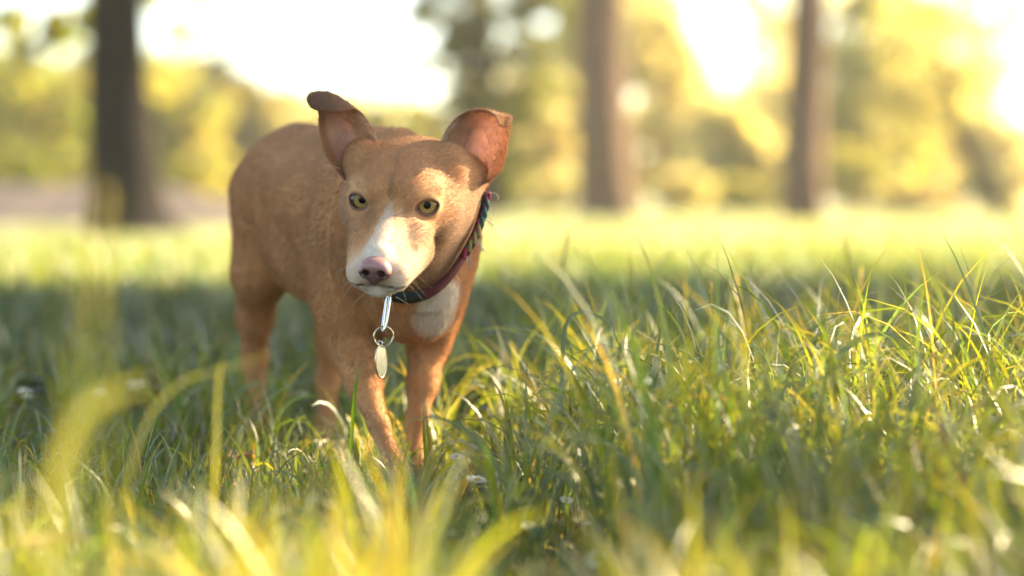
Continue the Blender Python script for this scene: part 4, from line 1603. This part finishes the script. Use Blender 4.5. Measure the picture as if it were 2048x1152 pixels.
def daisy(px, py, h, dia, tilt, turn, label, seed):
    r = random.Random(seed)
    Y = (CAM_H - h) / ((py - 405) / FPX)
    c = W(px, py, Y)
    g = np.array([c[0] + r.uniform(-.01, .01), c[1] + r.uniform(-.008, .012), 0]); g[2] = float(ground_z(g[0], g[1])) - .003
    t = empty('daisy', g)
    ax = np.array([math.sin(tilt) * math.cos(turn), math.sin(tilt) * math.sin(turn), math.cos(tilt)])
    L = catmull([g, (g + c) / 2 + np.array([r.uniform(-.006, .006), .003, .004]), c - ax * .002], 10)
    V, F = tube(L, np.linspace(.0009, .0007, 10), 7)
    mesh_obj('stem', np.array(V) - g, F, M_STEM, t)
    u = np.cross(ax, [0.3, 1, .1]); u /= np.linalg.norm(u); v = np.cross(ax, u)
    V, F = [], []
    n = 26
    for layer in (0, 1):
        for k in range(n):
            a = 2 * math.pi * (k + .5 * layer) / n + r.uniform(-.06, .06)
            d = math.cos(a) * u + math.sin(a) * v; sd = -math.sin(a) * u + math.cos(a) * v
            R_ = dia / 2 * r.uniform(.88, 1.05); w = dia * .043
            cup = r.uniform(.05, .28)
            o = len(V)
            for f, ww in ((.22, .55), (.5, 1), (.8, 1.05), (.95, .7), (1.0, .2)):
                p = c + d * R_ * f + ax * (R_ * cup * f * f + layer * .0005)
                V += [p - sd * w * ww, p + ax * .0003, p + sd * w * ww]
            for i in range(4):
                for j in (0, 1):
                    F.append((o + 3 * i + j, o + 3 * i + j + 1, o + 3 * i + j + 4, o + 3 * i + j + 3))
    pe = mesh_obj('petals', np.array(V) - g, F, M_PETAL, t, smooth=True, col=np.tile([.80, .79, .74], (len(V), 1)))
    tag(pe, kind='stuff')
    V, F = [], []
    for j in range(5):
        p = math.pi / 2 * j / 4
        for i in range(14):
            a = 2 * math.pi * i / 14
            V.append(c + (u * math.cos(a) + v * math.sin(a)) * dia * .17 * math.cos(p) + ax * (.0006 + dia * .10 * math.sin(p)))
    for j in range(4):
        for i in range(14):
            F.append((j * 14 + i, j * 14 + (i + 1) % 14, (j + 1) * 14 + (i + 1) % 14, (j + 1) * 14 + i))
    mesh_obj('disc', np.array(V) - g, F, M_DISC, t)
    tag(t, label, 'daisy', 'daisies in the grass')


DAISIES = [
    (1190, 1118, .030, .0135, 1.15, -1.7, 'small white daisy facing the camera at the bottom, right of centre'),
    (955, 962, .045, .0200, .25, -1.0, 'bright white daisy seen from the side, right of the forepaws'),
    (915, 914, .034, .0160, .35, -2.2, 'white daisy just above left of the bright one by the forepaws'),
    (1162, 1046, .028, .0150, .3, 0.5, 'flat white daisy above the one facing the camera'),
    (1132, 1002, .028, .0120, .4, -1.2, 'tiny white daisy low between the grass right of the bright one'),
    (1056, 1053, .030, .0110, .4, -1.5, 'pale half open daisy below the bright one'),
    (950, 770, .045, .0150, .6, -1.5, 'soft white daisy right of the right foreleg'),
    (655, 790, .042, .0170, .5, -1.2, 'white daisy between the left foreleg and the far hind leg'),
    (606, 792, .040, .0130, .5, -1.7, 'small white daisy right of the near hind leg'),
    (268, 772, .045, .0190, .3, -1.4, 'white daisy of a close pair in the shade left of the dog'),
    (196, 789, .045, .0190, .3, -1.6, 'white daisy left of the close pair in the shade'),
    (284, 770, .045, .0170, .3, -1.2, 'right hand daisy of the close pair in the shade'),
    (50, 788, .048, .0200, .6, -.6, 'white daisy with tilted head near the left edge'),
    (76, 755, .048, .0190, .2, -1.5, 'flat daisy above the tilted one near the left edge'),
    (35, 722, .050, .0160, .4, -1.5, 'topmost daisy near the left edge'),
    (2028, 742, .055, .0240, .3, -1.5, 'blurred pale daisy at the right edge'),
]
for i, a in enumerate(DAISIES):
    daisy(*a, seed=200 + i)


# ------------------------------------------------------------------ single blades, stalks and dead leaves that stand out
def ribbon(name, path, width, col, label, cat, seed=0, n=16, face=None, parent=None, taper=True):
    P = catmull([W(*p) for p in path], n)
    P[0, 2] = min(P[0, 2], P[0, 2])
    t = np.gradient(P, axis=0); t /= np.linalg.norm(t, axis=1)[:, None]
    fv = np.array(face if face is not None else [0.2, -1, .3])
    V, cc = [], []
    r = np.random.default_rng(seed)
    for i in range(n):
        f = i / (n - 1)
        s = np.cross(t[i], fv); s /= np.linalg.norm(s) + 1e-9
        w = width * ((min(1, .5 + 2 * f) * (1 - f ** 3) + .03) if taper else 1) / 2
        nn = np.cross(s, t[i])
        V += [P[i] - s * w, P[i] + nn * w * .35, P[i] + s * w]
        cc += [np.array(col) * r.uniform(.9, 1.1)] * 3
    F = [(3 * i + j, 3 * i + j + 1, 3 * i + j + 4, 3 * i + j + 3) for i in range(n - 1) for j in (0, 1)]
    b = P[0]
    o = mesh_obj(name, np.array(V) - b, F, M_GRASS, parent, col=np.array(cc))
    o.location = b
    if label: tag(o, label, cat)
    return o


GRN = (.10, .13, .03)
PALEG = (.13, .15, .06)
ribbon('grass_plant', [(300, 1500, .80), (235, 1000, .80), (195, 700, .80), (200, 500, .80), (240, 330, .82)], .0022, GRN, 'tall broad blurred blade rising at the left edge, nearest the camera', 'grass', 1)
ribbon('grass_plant', [(20, 1500, .85), (120, 1050, .85), (150, 760, .85), (120, 560, .85)], .0024, GRN, 'blurred yellow blade left of the tallest blurred one', 'grass', 2)
ribbon('grass_plant', [(60, 1560, 1.0), (110, 1020, 1.0), (150, 860, 1.0), (215, 790, 1.0), (320, 765, 1.0)], .007, PALEG, 'pale blurred blade bent to the right across the left shade', 'grass', 3)
ribbon('grass_plant', [(420, 1130, 1.62), (432, 940, 1.60), (436, 820, 1.60), (440, 745, 1.60), (446, 720, 1.6)], .0032, PALEG, 'upright pale green blade standing alone left of the hind leg', 'grass', 4)
ribbon('grass_plant', [(215, 1180, 1.5), (280, 880, 1.5), (355, 770, 1.5), (450, 738, 1.5), (575, 700, 1.5)], .0018, (.08, .10, .05), 'yellow blade arched sideways across the upright pale one', 'grass', 5)
ribbon('grass_plant', [(700, 930, 2.20), (706, 830, 2.19), (712, 770, 2.18), (720, 728, 2.18)], .0036, (.05, .11, .02), 'short green blade standing before the left foreleg', 'grass', 6)
ribbon('grass_plant', [(1960, 1180, 1.66), (1940, 1000, 1.66), (1890, 880, 1.66), (1868, 790, 1.66)], .0060, (.17, .10, .05), 'dry orange brown blade in the tall grass at the right', 'grass', 7)
ribbon('grass_plant', [(1085, 1000, 2.17), (1120, 820, 2.17), (1135, 640, 2.2), (1210, 640, 2.21), (1250, 720, 2.22)], .0042, (.06, .10, .045), 'leftmost sharp blade arching over in the tall tuft', 'grass', 8)
ribbon('grass_plant', [(1375, 1000, 2.15), (1385, 860, 2.15), (1400, 760, 2.15), (1425, 672, 2.14)], .0055, (.07, .10, .06), 'straight grey green blade with a lit tip in the tall tuft', 'grass', 9)
ribbon('grass_plant', [(850, 1010, 2.10), (852, 930, 2.10), (848, 860, 2.09), (846, 800, 2.09)], .0036, (.07, .11, .02), 'thin upright green blade before the right foreleg', 'grass', 10)
ribbon('grass_plant', [(1560, 1020, 2.05), (1620, 800, 2.06), (1700, 690, 2.07), (1790, 672, 2.08), (1870, 745, 2.08)], .0060, (.06, .10, .05), 'long arched grey green blade in the right hand grass', 'grass', 11)


def seed_stalk(px, py, Y, lean, label, seed, h0=None):
    r = random.Random(seed)
    top = W(px, py, Y)
    g = np.array([top[0] - lean, top[1] + .01, 0]); g[2] = float(ground_z(g[0], g[1]))
    t = empty('grass_stalk', g)
    L = catmull([g, g * .5 + top * .5 + np.array([-lean * .15, 0, .01]), top], 12)
    V, F = tube(L, np.linspace(.0011, .0006, 12), 6)
    mesh_obj('stem', np.array(V) - g, F, M_STEM, t)
    d = L[-1] - L[-3]; d /= np.linalg.norm(d)
    V, F = [], []
    for k in range(34):
        f = k / 33
        p = top - d * .05 * (1 - f)
        a = k * 2.4
        o_ = np.array([math.cos(a), math.sin(a), 0]) * (.0016 + .002 * math.sin(math.pi * f))
        s = np.array([-math.sin(a), math.cos(a), 0])
        i = len(V)
        V += [p, p + o_ * .6 + d * .003 + s * .0009, p + o_ + d * .008, p + o_ * .6 + d * .003 - s * .0009]
        F.append((i, i + 1, i + 2, i + 3))
    hd = mesh_obj('seed_head', np.array(V) - g, F, M_LEAF, t, smooth=False, col=np.tile([.26, .21, .12], (len(V), 1)))
    tag(t, label, 'grass stalk', 'flowering grass stalks')


seed_stalk(208, 405, .95, .02, 'pale blurred grass seed head before the foot of the dark trunk', 1)
seed_stalk(1423, 575, 2.45, .012, 'thin flowering stalk above the middle of the tall tuft', 2)
seed_stalk(1474, 560, 2.7, -.01, 'thin flowering stalk right of the middle of the tall tuft', 3)
seed_stalk(1722, 545, 2.75, .014, 'tallest flowering stalk in the right hand grass', 4)
seed_stalk(1136, 470, 2.9, .03, 'lone slender stalk before the foot of the broad brown trunk', 5)
seed_stalk(1690, 470, 3.0, -.02, 'lone slender stalk right of the slimmer trunk', 6)
seed_stalk(2040, 600, 2.5, .02, 'flowering stalk at the right edge', 7)


def dead_leaf(px, py, Y, size, rot, col, label, seed):
    r = random.Random(seed)
    c = W(px, py, Y)
    V, F = [], []
    nu, nv = 9, 5
    for i in range(nu):
        f = i / (nu - 1)
        for j in range(nv):
            g = j / (nv - 1) * 2 - 1
            w = .34 * math.sin(math.pi * min(1, f * .95 + .03)) ** .7
            x = (f - .5) * size; y = g * w * size
            z = size * (.35 * (f - .4) ** 2 + .5 * g * g * w + .04 * math.sin(9 * f + 3 * g + seed))
            V.append((x * math.cos(rot) - y * math.sin(rot), x * math.sin(rot) + y * math.cos(rot), z))
    for i in range(nu - 1):
        for j in range(nv - 1):
            F.append((i * nv + j, (i + 1) * nv + j, (i + 1) * nv + j + 1, i * nv + j + 1))
    o = mesh_obj('fallen_leaf', V, F, M_DRY, None, col=np.tile(col, (len(V), 1)))
    o.location = c
    tag(o, label, 'leaf', 'fallen leaves in the grass')


M_DRY = mat_leaf('dry_leaf', .3, (1.1, .9, .7), .05)
def gy(py, h): return (CAM_H - h) / ((py - 405) / FPX)
dead_leaf(484, 916, gy(916, .03), .034, .9, (.30, .20, .13), 'curled brown dead leaf in the shade left of the forepaws', 1)
dead_leaf(1320, 1088, gy(1088, .025), .036, .3, (.42, .38, .30), 'pale dry leaf at the bottom right of centre', 2)
dead_leaf(1745, 1108, gy(1108, .02), .040, 1.2, (.22, .25, .19), 'greyish crumpled leaf beside the bare soil at the bottom right', 3)
dead_leaf(735, 1040, gy(1040, .035), .030, 2.2, (.45, .32, .16), 'small tan dead leaf below the forepaws', 4)
dead_leaf(110, 1090, gy(1090, .07), .040, .2, (.40, .28, .17), 'blurred tan dead leaf at the bottom left', 5)


# ------------------------------------------------------------------ air: warm haze between the trees
def build_haze():
    x0, x1, y0, y1, z0, z1 = -181, 181, -61, 261, -1.2, 15
    V = [(x, y, z) for x in (x0, x1) for y in (y0, y1) for z in (z0, z1)]
    F = [(0, 1, 3, 2), (4, 6, 7, 5), (0, 4, 5, 1), (2, 3, 7, 6), (0, 2, 6, 4), (1, 5, 7, 3)]
    m, nt, out = new_mat('haze_air')
    v = N(nt, 'ShaderNodeVolumePrincipled')
    v.inputs['Color'].default_value = (.98, .92, .80, 1)
    v.inputs['Density'].default_value = .0011
    v.inputs['Anisotropy'].default_value = .7
    nt.links.new(v.outputs[0], out.inputs['Volume'])
    o = mesh_obj('haze', V, F, m, smooth=False)
    tag(o, 'thin warm evening haze over the lawn and wood', 'haze', kind='stuff')


build_haze()
